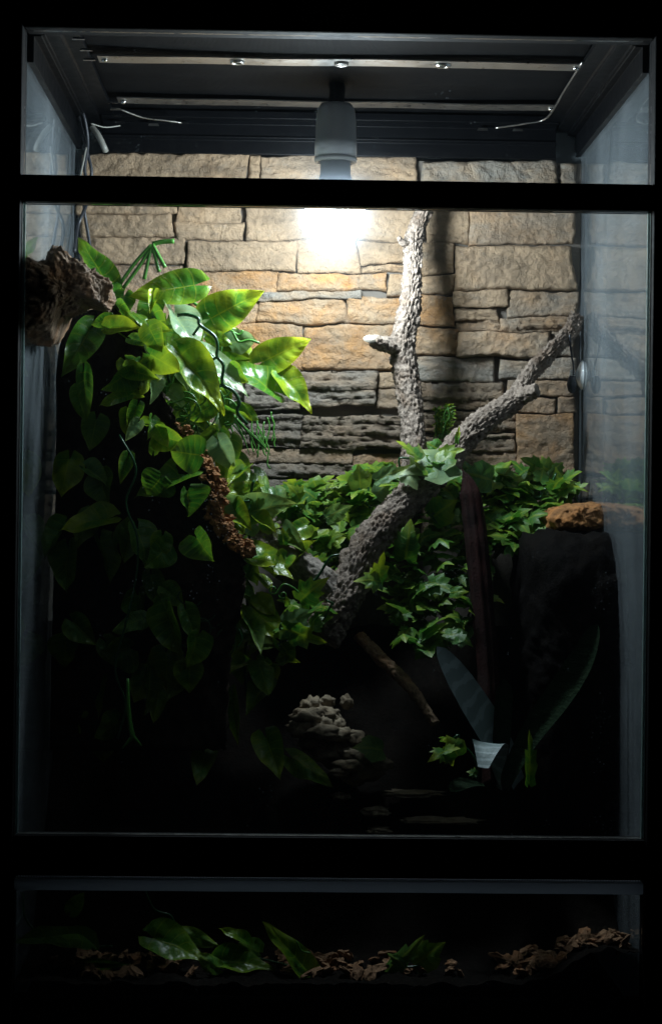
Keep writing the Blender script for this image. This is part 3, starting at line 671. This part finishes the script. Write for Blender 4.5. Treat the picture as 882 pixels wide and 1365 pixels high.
def leafobj(parent, me, base, tip, width, roll=0, colr=(.5, 0, 0), nrm=None, thick=None):
    y = tip - base; L = y.length; y.normalize()
    n = nrm if nrm else ((CAM - base).normalized() + V((.12, 0, .45))).normalized()
    n = (n - y * n.dot(y)).normalized()
    n = Matrix.Rotation(math.radians(roll), 3, y) @ n; x = y.cross(n)
    k = thick or max(L, width) * .8
    m = Matrix((x * width, y * L, n * k)).transposed().to_4x4(); m.translation = base - origin(parent)
    o = bpy.data.objects.new("leaf", me); col.objects.link(o); o.parent = parent; o.matrix_local = m
    o.color = (*colr, 1); return o
def hleaf(parent, bx, by, tx, ty, wpx, Yb, Yt=None, roll=0, c=(.5, 0, 0), k=0, kind=HEART):
    Yt = Yb if Yt is None else Yt; b_, t_ = at(bx, by, Yb), at(tx, ty, Yt)
    wd = wpx / ppm((Yb + Yt) / 2) / max(.35, abs(math.cos(math.radians(roll))))
    o = leafobj(parent, kind[k % len(kind)], b_, t_, wd, roll, c); return o

vine = empty("heart_leaf_vine", at(200, 470, .26), "bright green heart leaved plastic vine spilling beside the cork ledge", "vine")
Yv = .28
HL = [  # base, tip, width, depths, roll, colour(yellow, sheen, dark), mesh
 (142, 378, 106, 313, 50, .25, .27, 20, (.25, 0, .15), 0),
 (259, 380, 173, 394, 54, .24, .22, -15, (.45, 0, .0), 0),
 (281, 424, 351, 387, 62, .27, .26, 15, (.95, 0, 0), 1),
 (232, 418, 266, 474, 54, .24, .20, -35, (.5, .9, 0), 1),
 (241, 474, 302, 547, 62, .20, .18, -12, (1, 0, 0), 1),
 (268, 470, 333, 525, 46, .235, .21, -25, (.35, .9, 0), 0),
 (364, 522, 304, 480, 62, .27, .25, 25, (.2, 0, .1), 1),
 (350, 482, 414, 451, 52, .28, .27, 15, (1, 0, 0), 0),
 (376, 502, 417, 547, 44, .275, .26, -10, (1, 0, 0), 1),
 (300, 450, 334, 475, 40, .30, .29, 30, (.6, 0, 0), 4),
 (268, 428, 290, 458, 36, .29, .28, 20, (.5, .5, 0), 3),
 (202, 424, 224, 484, 46, .22, .20, 40, (.5, 0, .2), 3),
 (204, 392, 200, 416, 18, .22, .20, 0, (1.4, 0, 0), 3),
 (160, 414, 184, 460, 34, .215, .20, 35, (.4, 0, .1), 5),
 (112, 496, 116, 562, 26, .17, .17, 10, (.3, 0, .4), 0),
 (120, 440, 84, 500, 50, .19, .17, -10, (.2, 0, .6), 1),
 (180, 440, 196, 500, 42, .21, .20, 30, (.3, 0, .3), 2),
 (215, 470, 250, 520, 50, .25, .24, 10, (.4, 0, .1), 2),
 (310, 465, 322, 500, 36, .30, .30, -20, (.6, 0, 0), 2),
 (290, 505, 300, 545, 40, .29, .28, 20, (.5, 0, .1), 4),
 (255, 520, 232, 560, 40, .26, .25, -20, (.4, 0, .1), 1),
 (320, 545, 345, 560, 26, .29, .28, 10, (.5, 0, 0), 0),
 (245, 540, 275, 575, 34, .27, .26, -10, (.5, 0, 0), 3),
 (215, 500, 205, 545, 40, .24, .23, 15, (.3, 0, .2), 0),
 (165, 395, 150, 440, 36, .23, .22, 25, (.3, 0, .2), 4),
 (222, 440, 218, 480, 40, .27, .26, 0, (.4, .2, .1), 1),
 (205, 400, 185, 440, 40, .25, .24, 0, (.3, 0, .2), 0),
 (240, 500, 262, 545, 44, .255, .25, 25, (.5, 0, .0), 0),
 (275, 490, 268, 530, 40, .27, .265, -10, (.3, 0, .0), 2),
 (228, 545, 250, 600, 36, .265, .26, -30, (.5, 0, .0), 1),
]
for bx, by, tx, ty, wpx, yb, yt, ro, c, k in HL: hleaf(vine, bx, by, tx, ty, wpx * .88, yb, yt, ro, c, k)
for i in range(80):
    t = R.random(); x = 165 + 130 * t + R.gauss(0, 22); y = 415 + 160 * R.random() + 20 * t
    Y = R.uniform(.225, .31) if x > 215 else R.uniform(.12, .17)
    a = R.gauss(1.2, .9); L = R.uniform(26, 46); b0 = R.random()
    hleaf(vine, x, y, x + math.cos(a) * L, y + math.sin(a) * L, L * R.uniform(.6, .85), Y, Y - R.uniform(0, .015), R.uniform(-55, 55), (R.uniform(.2, .9), .6 if b0 < .15 else 0, R.uniform(0, .25)), R.randrange(6))
def stem(parent, pts, Y, r=.0016, m_=None, nm="stem", n=5):
    return tube(nm, [at(q[0], q[1], q[2] if len(q) > 2 else Y) for q in pts], r, m_ or M_stem, parent, n, 8)
stem(vine, [(236, 420), (249, 419), (264, 424), (266, 433), (285, 447), (290, 461), (289, 475), (298, 487), (296, 511), (311, 521), (319, 536), (316, 549), (330, 566)], .205, .0019, n=3)
stem(vine, [(266, 434), (257, 447)], .205, .0014); stem(vine, [(289, 476), (277, 483)], .205, .0014); stem(vine, [(296, 512), (284, 522)], .205, .0014)
stem(vine, [(203, 421), (217, 438), (222, 459), (228, 474), (222, 484), (226, 510)], .21, .0017, n=3)
for l in ([(160, 378), (180, 350), (202, 326)], [(164, 384), (186, 354), (203, 327)], [(192, 372), (197, 350), (202, 327)], [(212, 362), (207, 342), (202, 326)], [(220, 356), (211, 340), (203, 325)], [(160, 378), (163, 398), (172, 410)], [(156, 376), (158, 400), (168, 420)]):
    stem(vine, l, .255, .0021, M_stemlt, n=5)
stem(vine, [(203, 325), (216, 322), (232, 321)], .258, .0026, M_stemlt)
stem(vine, [(256, 402), (268, 410), (278, 420)], .265, .0015, M_stemlt); stem(vine, [(310, 442), (318, 455), (332, 453), (346, 457)], .275, .0014, M_stemlt)
stem(vine, [(298, 447), (306, 440), (318, 446), (324, 440)], .28, .0013, M_stemlt)
for i in range(34):                                       # curling tendrils under the leaves
    x, y, Y = R.uniform(190, 310), R.uniform(440, 580), R.uniform(.19, .27); pts = []; a = R.uniform(0, 6); 
    for k_ in range(12): pts.append((x, y)); a += R.uniform(.2, .9); x += math.cos(a) * 6; y += math.sin(a) * 5 + 3
    stem(vine, pts, Y, .0009, M_stemlt, "tendril", 3)
for x0, y0 in ((300, 555), (312, 560), (322, 566), (330, 575)):        # thin drooping blades
    for q in range(2):
        dx = R.uniform(12, 34); dy = R.uniform(25, 55)
        stem(vine, [(x0 - 18, y0 - 20), (x0, y0), (x0 + dx * .6, y0 + dy * .5), (x0 + dx, y0 + dy)], .30, lambda t: .0017 * (1 - t * .75), M_stemlt, "blade", 4)
for i in range(9):
    x, y = 338 + R.uniform(-4, 26), 545 + R.uniform(0, 40); pts = [(x, y)]
    for k_ in range(6): x += R.uniform(-2, 4); y += R.uniform(5, 10); pts.append((x, y))
    stem(vine, pts, .33, .0008, M_stemlt, "tendril", 3)

lower = empty("trailing_vine", at(330, 880, .17), "heart leaved plastic vine trailing down over the grey root", "vine")
HL2 = [
 (306, 586, 296, 645, 36, .22, .215, 15, (.6, 0, .1), 4), (340, 645, 305, 662, 40, .225, .21, -20, (.7, 0, 0), 2),
 (336, 694, 292, 658, 44, .185, .18, -20, (.35, .3, 0), 1), (335, 682, 390, 669, 44, .18, .175, 15, (.5, .35, 0), 1),
 (330, 772, 283, 719, 56, .17, .165, 15, (.8, 0, .05), 0), (331, 733, 391, 768, 44, .175, .165, -15, (.6, 0, .05), 0),
 (330, 784, 292, 776, 34, .16, .15, 20, (.2, .3, .1), 4), (288, 792, 323, 817, 34, .165, .155, -10, (.7, 0, .1), 1),
 (333, 808, 373, 842, 52, .155, .145, 5, (.7, 0, .0), 2), (331, 826, 349, 871, 30, .15, .14, -15, (.3, .3, .05), 3),
 (345, 885, 358, 918, 34, .15, .14, 0, (.3, .1, .2), 4), (325, 885, 288, 892, 30, .16, .15, 20, (.7, 0, .15), 1), (325, 655, 350, 645, 22, .22, .21, 0, (.6, 0, 0), 0),
 (350, 640, 356, 665, 14, .22, .21, 0, (.5, .3, 0), 0), (310, 610, 330, 640, 36, .23, .225, 0, (.4, 0, .1), 0), (320, 690, 345, 660, 30, .20, .19, 0, (.4, 0, .1), 2),
 (320, 840, 296, 872, 36, .165, .16, 0, (.5, 0, .3), 0), (372, 885, 395, 878, 24, .16, .15, 0, (.8, 0, .1), 1), (352, 915, 328, 950, 36, .16, .15, 10, (.4, 0, .4), 3),
 (310, 930, 315, 990, 22, .14, .14, 20, (.7, 0, .2), 5), (355, 985, 372, 1035, 42, .14, .13, 15, (.5, 0, .3), 1), (275, 1000, 262, 1045, 34, .12, .115, 10, (.5, 0, .3), 0),
 (390, 1010, 440, 1040, 36, .15, .14, 0, (.4, 0, .4), 2), (250, 880, 225, 930, 44, .13, .12, 0, (.4, 0, .5), 1)]
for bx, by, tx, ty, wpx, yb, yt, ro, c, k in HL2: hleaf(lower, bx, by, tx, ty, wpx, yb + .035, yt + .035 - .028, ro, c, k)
for i in range(55):
    x, y = R.gauss(335, 34), R.uniform(590, 900); Y = R.uniform(.19, .27); a = R.gauss(1.3, 1.0); L = R.uniform(22, 42)
    if y < 650 and x > 345: continue
    hleaf(lower, x, y, x + math.cos(a) * L, y + math.sin(a) * L * .8, L * R.uniform(.65, .9), Y, Y - R.uniform(.005, .035), R.uniform(-35, 35), (R.uniform(.3, 1.1), .4 if R.random() < .15 else 0, R.uniform(0, .3)), R.randrange(6))
stem(lower, [(338, 640), (334, 660), (330, 690), (333, 730), (328, 775), (331, 830), (326, 880), (330, 940)], .225, .0016)
for l in ([(334, 672), (328, 690)], [(333, 668), (318, 668), (306, 660)]): stem(lower, l, .205, .0013)
def curl(parent, x, y, r, turns, Y, sx=1):
    stem(parent, [(x + sx * r * (1 - t) * math.cos(t * turns * 6.28), y + r * (1 - t) * math.sin(t * turns * 6.28)) for t in [i / 18 * .85 for i in range(19)]], Y, .0009, M_stemlt, "tendril", 2)
curl(lower, 364, 786, 7, 1.6, .155); curl(lower, 377, 793, 6, 1.4, .155, -1); stem(lower, [(371, 787), (378, 779), (390, 783), (398, 790)], .155, .0010, M_stemlt, "tendril")
stem(lower, [(402, 795), (408, 780), (420, 773), (428, 762), (440, 743), (452, 740)], .165, .0014)
for i in range(12):
    x, y = R.uniform(258, 300), R.uniform(795, 850); pts = []; a = R.uniform(0, 6)
    for k_ in range(10): pts.append((x, y)); a += R.uniform(.1, .7); x += math.cos(a) * 6; y += math.sin(a) * 6 + 1
    stem(lower, pts, R.uniform(.13, .16), .0007, M_stem, "tendril", 3)

# the dim left side: vine hanging in front of the cork slab
shade = empty("shaded_vine", at(140, 1000, .12), "heart leaved plastic vine hanging dim in front of the cork slab", "vine")
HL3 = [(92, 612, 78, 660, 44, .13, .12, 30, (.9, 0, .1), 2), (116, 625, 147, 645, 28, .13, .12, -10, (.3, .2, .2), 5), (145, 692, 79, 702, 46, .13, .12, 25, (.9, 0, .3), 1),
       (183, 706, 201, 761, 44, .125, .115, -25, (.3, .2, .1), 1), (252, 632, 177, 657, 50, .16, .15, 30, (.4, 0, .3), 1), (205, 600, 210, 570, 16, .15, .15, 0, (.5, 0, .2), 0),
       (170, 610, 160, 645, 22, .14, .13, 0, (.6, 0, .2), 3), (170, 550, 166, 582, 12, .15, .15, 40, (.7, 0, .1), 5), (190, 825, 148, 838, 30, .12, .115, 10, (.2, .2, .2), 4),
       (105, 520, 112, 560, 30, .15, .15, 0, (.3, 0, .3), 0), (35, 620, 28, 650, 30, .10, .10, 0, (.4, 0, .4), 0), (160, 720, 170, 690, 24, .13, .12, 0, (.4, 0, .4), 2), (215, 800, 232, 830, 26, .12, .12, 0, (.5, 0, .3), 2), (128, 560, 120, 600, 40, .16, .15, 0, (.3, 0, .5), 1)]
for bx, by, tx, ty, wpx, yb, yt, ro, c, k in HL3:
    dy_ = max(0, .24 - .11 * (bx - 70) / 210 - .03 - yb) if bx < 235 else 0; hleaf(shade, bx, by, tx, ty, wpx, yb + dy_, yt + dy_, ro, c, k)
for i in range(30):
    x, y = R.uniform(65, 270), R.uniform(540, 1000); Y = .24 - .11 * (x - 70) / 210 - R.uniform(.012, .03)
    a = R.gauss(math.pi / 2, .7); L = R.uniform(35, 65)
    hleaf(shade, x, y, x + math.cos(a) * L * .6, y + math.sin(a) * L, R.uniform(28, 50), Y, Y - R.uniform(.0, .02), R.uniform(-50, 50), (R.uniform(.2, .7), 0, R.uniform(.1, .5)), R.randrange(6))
for x in (165,):
    stem(shade, [(x + R.uniform(-22, 22), y, .15 - .00006 * (y - 450)) for y in range(580, 1000, 45)], .14, .0011)
# forked pale frond tip hanging low
stem(shade, [(170, 905), (171, 940), (174, 968), (177, 982)], .085, lambda t: .0016 + .0012 * t, M_stemlt, "frond")
stem(shade, [(177, 982), (170, 990), (163, 998)], .085, lambda t: .0026 * (1 - t * .8), M_stemlt, "frond"); stem(shade, [(177, 982), (183, 988), (189, 995)], .085, lambda t: .0026 * (1 - t * .8), M_stemlt, "frond")

# ---------------------------------------------------------------- ivy clumps behind and under the branch
def clump(name, label, poly, n, Yr, size, seed, yel=(.2, .9), extra=(), slope=0):
    rr = random.Random(seed); xs = [p[0] for p in poly]; ys = [p[1] for p in poly]
    par = empty(name, at(sum(xs) / len(xs), max(ys), (Yr[0] + Yr[1]) / 2), label, "ivy")
    def inside(x, y):
        c = False
        for i in range(len(poly)):
            (x1, y1), (x2, y2) = poly[i], poly[i - 1]
            if (y1 > y) != (y2 > y) and x < (x2 - x1) * (y - y1) / (y2 - y1) + x1: c = not c
        return c
    k = 0
    while k < n:
        x, y = rr.uniform(min(xs), max(xs)), rr.uniform(min(ys), max(ys))
        if not inside(x, y): continue
        f = (y - min(ys)) / (max(ys) - min(ys)); Y = Yr[1] + (Yr[0] - Yr[1]) * f + rr.uniform(-.03, .03)
        Y = min(Y, .405)
        b_ = at(x, y, Y); az = rr.uniform(0, 6.28)
        d = V((math.cos(az), math.sin(az) - .35, rr.uniform(-.35, .75))).normalized()
        L = rr.uniform(*size); nr = V((rr.uniform(-.5, .3), -.45 + rr.uniform(-.4, .4), .8)).normalized()
        leafobj(par, IVY[rr.randrange(9)], b_, b_ + d * L, L * rr.uniform(.8, 1.1), rr.uniform(-25, 25), (rr.uniform(*yel) * (2.0 if rr.random() < .2 else 1), rr.uniform(0, .08), rr.uniform(0, .3)), nr); k += 1
    for i in range(max(4, n // 9)):
        x, y = rr.uniform(min(xs), max(xs)), rr.uniform(min(ys), max(ys)); Y = (Yr[0] + Yr[1]) / 2; pts = []
        if not inside(x, y): continue
        for q in range(5): pts.append((x, y, Y)); x += rr.uniform(-14, 14); y += rr.uniform(-6, 18)
        stem(par, pts, Y, .0012, M_stem, "stem", 3)
    for e in extra: hleaf(par, *e, kind=IVY)
    return par
clump("ivy_clump", "bright green plastic ivy packed left of the leaning branch", [(372, 660), (400, 640), (440, 655), (480, 620), (530, 625), (525, 660), (490, 700), (455, 760), (430, 770), (390, 730)], 240, (.30, .385), (.014, .036), 1,
      extra=((378, 725, 376, 703, 20, .2, .2, 0, (1.2, 0, 0), 3), (435, 690, 470, 672, 26, .26, .25, 0, (.6, .2, 0), 0), (400, 665, 385, 645, 26, .3, .29, 0, (.9, 0, 0), 1), (480, 650, 478, 618, 34, .29, .28, 10, (.8, .1, 0), 0), (500, 660, 520, 640, 36, .28, .27, 0, (.6, .5, 0), 2)))
clump("ivy_clump", "dark green plastic ivy along the wall right of the leaning branch", [(612, 640), (650, 622), (700, 632), (740, 622), (762, 655), (725, 690), (700, 735), (640, 720), (610, 690)], 200, (.29, .385), (.014, .036), 2, (.1, .7),
      extra=((745, 665, 742, 620, 34, .36, .36, 20, (.8, 0, 0), 0), (700, 660, 690, 632, 30, .36, .36, 0, (.6, 0, 0), 1), (640, 650, 618, 612, 36, .32, .30, 0, (.1, .1, .1), 2), (655, 640, 615, 628, 40, .31, .29, -20, (.1, .1, .2), 0)))
clump("ivy_clump", "plastic ivy hanging in the shade beneath the leaning branch", [(560, 660), (610, 640), (620, 700), (650, 790), (630, 850), (580, 870), (535, 850), (500, 780), (515, 730), (550, 700)], 200, (.20, .32), (.014, .036), 3, (.1, .7),
      extra=((500, 780, 512, 735, 30, .185, .18, 10, (1.2, 0, 0), 3), (508, 775, 474, 772, 30, .18, .17, 0, (1.1, 0, 0), 1), (575, 690, 610, 665, 40, .26, .25, 10, (.7, 0, 0), 0), (600, 790, 625, 788, 18, .2, .19, 0, (.9, 0, 0), 0), (540, 745, 548, 690, 44, .22, .22, 0, (.6, 0, .1), 2)))
clump("ivy_clump", "glossy plastic ivy sprig draped over the leaning branch", [(535, 612), (560, 602), (590, 606), (600, 625), (560, 640), (530, 650)], 7, (.255, .275), (.022, .032), 4, (.6, 1),
      extra=((605, 618, 530, 628, 60, .262, .245, 20, (.7, .8, 0), 0), (560, 640, 562, 592, 40, .262, .26, 20, (.9, .5, 0), 1), (540, 628, 556, 650, 34, .25, .235, 0, (.7, .8, 0), 2), (500, 640, 545, 622, 30, .25, .245, 0, (.8, .4, 0), 3), (585, 600, 566, 588, 26, .30, .30, 0, (.4, 0, .1), 0), (608, 590, 612, 567, 9, .29, .29, 0, (1.5, 0, 0), 3)))
clump("ivy_clump", "plastic ivy hanging under the grey root end", [(370, 805), (400, 800), (435, 790), (440, 800), (420, 850), (375, 850)], 10, (.14, .17), (.02, .03), 5, (.3, .8),
      extra=((378, 838, 436, 858, 32, .14, .13, 40, (1.2, 0, 0), 3), (380, 832, 420, 812, 34, .15, .14, 10, (.3, .6, .1), 0), (400, 800, 436, 770, 36, .16, .155, 10, (.9, 0, .1), 1), (384, 808, 382, 795, 12, .155, .15, 0, (1, 0, 0), 2)))
clump("ivy_clump", "few dim plastic ivy leaves around the low strap leaved plant", [(585, 985), (610, 985), (612, 1012), (590, 1010)], 4, (.12, .14), (.018, .026), 6, (.4, .8),
      extra=((610, 1008, 595, 979, 34, .12, .12, 0, (1, 0, .1), 0), (705, 1045, 706, 972, 22, .10, .10, 10, (.8, 0, .2), 3), (635, 1032, 622, 1028, 14, .1, .1, 0, (.9, 0, .1), 1), (510, 1000, 468, 995, 40, .2, .19, 10, (.3, .2, .3), 0)))
# fine leaved sprig on the wall between the two limbs
sp = empty("fine_sprig", at(590, 585, .385), "wispy fine leaved green sprig on the wall between two limbs", "sprig")
for i in range(12):
    x, y = 578 + R.uniform(-6, 12), 585; pts = [(x, y)]
    for q in range(4): x += R.uniform(-3, 7); y -= R.uniform(6, 12); pts.append((x, y))
    stem(sp, pts, .385 + R.uniform(-.012, .005), .0006, M_stemlt, "stem", 3)
    for (a, b2) in pts[1:]:
        for q in range(3): hleaf(sp, a, b2, a + R.uniform(-9, 11), b2 + R.uniform(-8, 5), 4, .38, .375, R.uniform(-40, 40), (R.uniform(.2, 1), 0, .1), 0)

# ---------------------------------------------------------------- strap leaved plant
brm = empty("strap_leaf_plant", at(662, 1060, .13), "low plant with grey green banded strap leaves before the rock pillar", "plant")
def strap(P, wd, mat_, roll=0, cup=.25, tipr=.82, name="leaf", k=26, nrm0=None):
    pts = cr(P, 10); n = len(pts); vs, fs, uv = [], [], []
    for i, p in enumerate(pts):
        T = (pts[min(n - 1, i + 1)] - pts[max(0, i - 1)]).normalized(); nn = (CAM - p).normalized() if nrm0 is None else nrm0
        nn = (nn - T * nn.dot(T)).normalized(); nn = Matrix.Rotation(math.radians(roll), 3, T) @ nn; X = T.cross(nn); t = i / (n - 1)
        w_ = wd * (.55 + .45 * sst(t * 2)) * (1 if t < tipr else (math.sqrt(max(0, 1 - ((t - tipr) / (1.0001 - tipr)) ** 2)) if tipr > .5 else 1 - .72 * (t - tipr) / (1 - tipr)))
        for j in range(9):
            u = -1 + j / 4; vs.append(p + X * u * w_ * .5 + nn * (cup * w_ * u * u * .5 + .0008 * noise.noise(p * 90 + V((u, 0, 0))))); uv.append((u * .5 + .5, t))
    for i in range(n - 1):
        for j in range(8): a = i * 9 + j; fs.append((a, a + 1, a + 10, a + 9))
    return mesh(name, vs, fs, mat_, brm, True, uv)
s = 1 / ppm(.12)
strap(pw([(690, 1045, .16), (668, 1000, .14), (628, 935, .115), (582, 862, .10)]), 50 * s, M_brom, 38, .15, .55)
strap(pw([(670, 1050, .13), (705, 985, .125), (748, 925, .12), (776, 880, .115), (796, 832, .11)]), 40 * s, M_strapshade, -20, .3, .55)
strap(pw([(664, 1050, .13), (668, 980, .13), (672, 905, .125)]), 24 * s, M_strapshade, 10)
strap(pw([(662, 1050, .13), (656, 1010, .115), (652, 991, .095), (648, 1002, .075), (644, 1024, .062)]), 50 * s, M_brom, 0, .12, .45, nrm0=V((0, -.35, 1)))
strap(pw([(652, 1050, .13), (625, 1045, .11), (600, 1055, .10)]), 30 * s, M_strapshade, 0, .2, .7, nrm0=V((0, -.35, 1)))
P = pw([(656, 1050, .135), (652, 980, .16), (648, 880, .19), (640, 780, .215), (632, 700, .235), (625, 650, .245), (616, 625, .25)])
pts = cr(P, 12); vs, fs = tube_geo(pts, lambda t: (.0112 - .0025 * t) * (1 if t < .8 else 1 - .93 * ((t - .8) / .2) ** .9), 26, lambda s_, a, p, r, t: .22 * r * math.sin(a * 2.0 + t * 5) + .10 * r * math.sin(a * 7) + .0012 * noise.noise(p * 60))
tag(mesh("rolled_leaf", vs, fs, M_maroon, brm), "tall maroon rolled leaf")

# ---------------------------------------------------------------- fallen plastic leaves along the lower glass
fl = [empty("leaf_strand", at(70, 1300, .06), "dim plastic leaf strand lying in the left corner behind the lower glass", "leaf strand"),
      empty("leaf_strand", at(300, 1300, .06), "heap of broad green plastic leaves on the soil behind the lower glass", "leaf strand"),
      empty("leaf_strand", at(545, 1300, .06), "pair of green lobed plastic leaves on the soil by bark chips", "leaf strand")]
for g, e in ((0, (108, 1266, 20, 1243, 26, .05, .05, 35, (.2, .2, .2), 5)), (0, (118, 1284, 174, 1286, 14, .05, .045, 30, (.3, 0, .3), 3)), (0, (95, 1215, 112, 1190, 24, .08, .08, 0, (.3, 0, .4), 0)),
             (1, (205, 1252, 274, 1276, 58, .06, .045, -10, (.3, 0, .15), 1)), (1, (326, 1255, 294, 1236, 22, .06, .055, 20, (.5, 0, .1), 1)), (1, (296, 1282, 366, 1288, 42, .055, .04, -15, (.4, 0, .1), 1)),
             (1, (412, 1300, 353, 1227, 38, .05, .05, 15, (.5, 0, .1), 0)), (1, (240, 1245, 290, 1258, 26, .08, .07, 10, (.4, .1, .1), 4)), (1, (290, 1290, 262, 1270, 26, .04, .035, 0, (.4, .1, .1), 2)), (1, (345, 1270, 322, 1256, 36, .07, .06, 0, (.3, 0, .2), 4))):
    hleaf(fl[g], *e)
for e in ((514, 1296, 567, 1247, 28, .05, .05, 30, (.5, .2, .1), 3), (552, 1286, 595, 1255, 40, .055, .055, 10, (.6, 0, .1), 0), (540, 1290, 518, 1270, 24, .045, .04, 0, (.3, .2, .1), 2)): hleaf(fl[2], *e, kind=IVY)
stem(fl[0], [(30, 1190), (34, 1225), (60, 1250), (105, 1262), (150, 1262)], .07, .0012); stem(fl[1], [(190, 1180), (205, 1212), (228, 1222), (230, 1245), (200, 1262)], .07, .0012)
stem(fl[1], [(395, 1255), (402, 1268), (414, 1271)], .05, .0009, M_stemlt); stem(fl[1], [(240, 1250), (285, 1282), (330, 1276), (400, 1292)], .06, .0014); stem(fl[2], [(500, 1300), (530, 1292), (560, 1288)], .055, .0013)

# ================================================================ CABLES, HOSE, SUCTION CUP
for i, (pts, r, m_, nm, lb, cat) in enumerate([
    ([(100, 128, .36), (112, 155, .37), (117, 190, .38), (113, 225, .38), (118, 262, .385), (104, 300, .39), (99, 335, .36)], .0020, M_rubber, "cable", "black cable crossing over and running behind the heart leaf", "cable"),
    ([(100, 128, .37), (107, 165, .38), (115, 198, .385), (122, 232, .39), (112, 268, .395), (118, 315, .40), (124, 350, .40)], .0019, M_rubber, "cable", "black cable hanging straight down in front of the stone wall", "cable"),
    ([(115, 196, .36), (111, 215, .355), (107, 235, .35), (104, 262, .35)], .0012, M_cablewhite, "cable", "short thin white cable beside the black cables", "cable"),
    ([(122, 168, .385), (131, 180, .38), (138, 194, .38), (141, 201, .385)], .0034, M_cablewhite, "hose", "pale bent hose end under the left top rail", "hose"),
    ([(160, 145, .36), (190, 156, .37), (220, 160, .375), (242, 163, .38)], .0010, M_metal, "wire", "thin wire sagging under the screen beside the left clips", "wire"),
    ([(776, 82, .12), (752, 120, .25), (729, 156, .36), (700, 164, .37), (660, 170, .375)], .0011, M_metal, "wire", "thin bent wire under the screen beside the right rail", "wire"),
    ([(121, 164, .34), (140, 169, .35), (160, 167, .36)], .0008, M_cablewhite, "wire", "fine pale wire curving from the cables to the clips", "wire")]):
    tag(tube(nm, pw(pts), r, m_, None, 8, 10), lb, cat)
Xg = W2; cz = at(775, 500, .405).z
cup = empty("suction_cup", (Xg, .405, cz), "clear suction cup with hook stuck on the right side glass", "suction cup")
m, nt, b = mat("clear_vinyl", (.85, .9, .92), .12); M_vinyl = m; b.inputs["Transmission Weight"].default_value = .45; b.inputs["IOR"].default_value = 1.45
vs, fs = [], []
prc = [(.017, 0.0004), (.0172, .0012), (.013, .004), (.008, .006), (.0055, .0065), (.0055, .0105), (.0065, .0112), (.0065, .0145), (.004, .0152), (.0001, .0152)]
for r, d in prc:
    for k_ in range(28): a = 2 * math.pi * k_ / 28; vs.append((Xg - d, .405 + r * math.cos(a), cz + r * math.sin(a)))
for i in range(len(prc) - 1):
    for k_ in range(28): k2 = (k_ + 1) % 28; fs.append((i * 28 + k_, i * 28 + k2, (i + 1) * 28 + k2, (i + 1) * 28 + k_))
mesh("cup", vs, fs, M_vinyl, cup)
tube("hook", [(Xg - .0085, .405 + .006 * math.cos(a), cz + .006 * math.sin(a)) for a in [i * .5 for i in range(13)]] + [(Xg - .010, .401, cz - .010), (Xg - .012, .398, cz - .014), (Xg - .015, .396, cz - .012)], .0011, M_bright, cup, 3)
tie = empty("cable_tie", at(763, 500, .395), "black cord with a small weight hanging from the branch tip", "cord")
tube("cord", pw([(759, 446, .385), (761, 470, .392), (764, 488, .396), (764, 500, .396)]), .0011, M_rubber, tie)
vs, fs = lump(at(762, 512, .394), .0055, .005, .0105, 2, .12, 10); mesh("weight", vs, fs, M_rubber, tie)
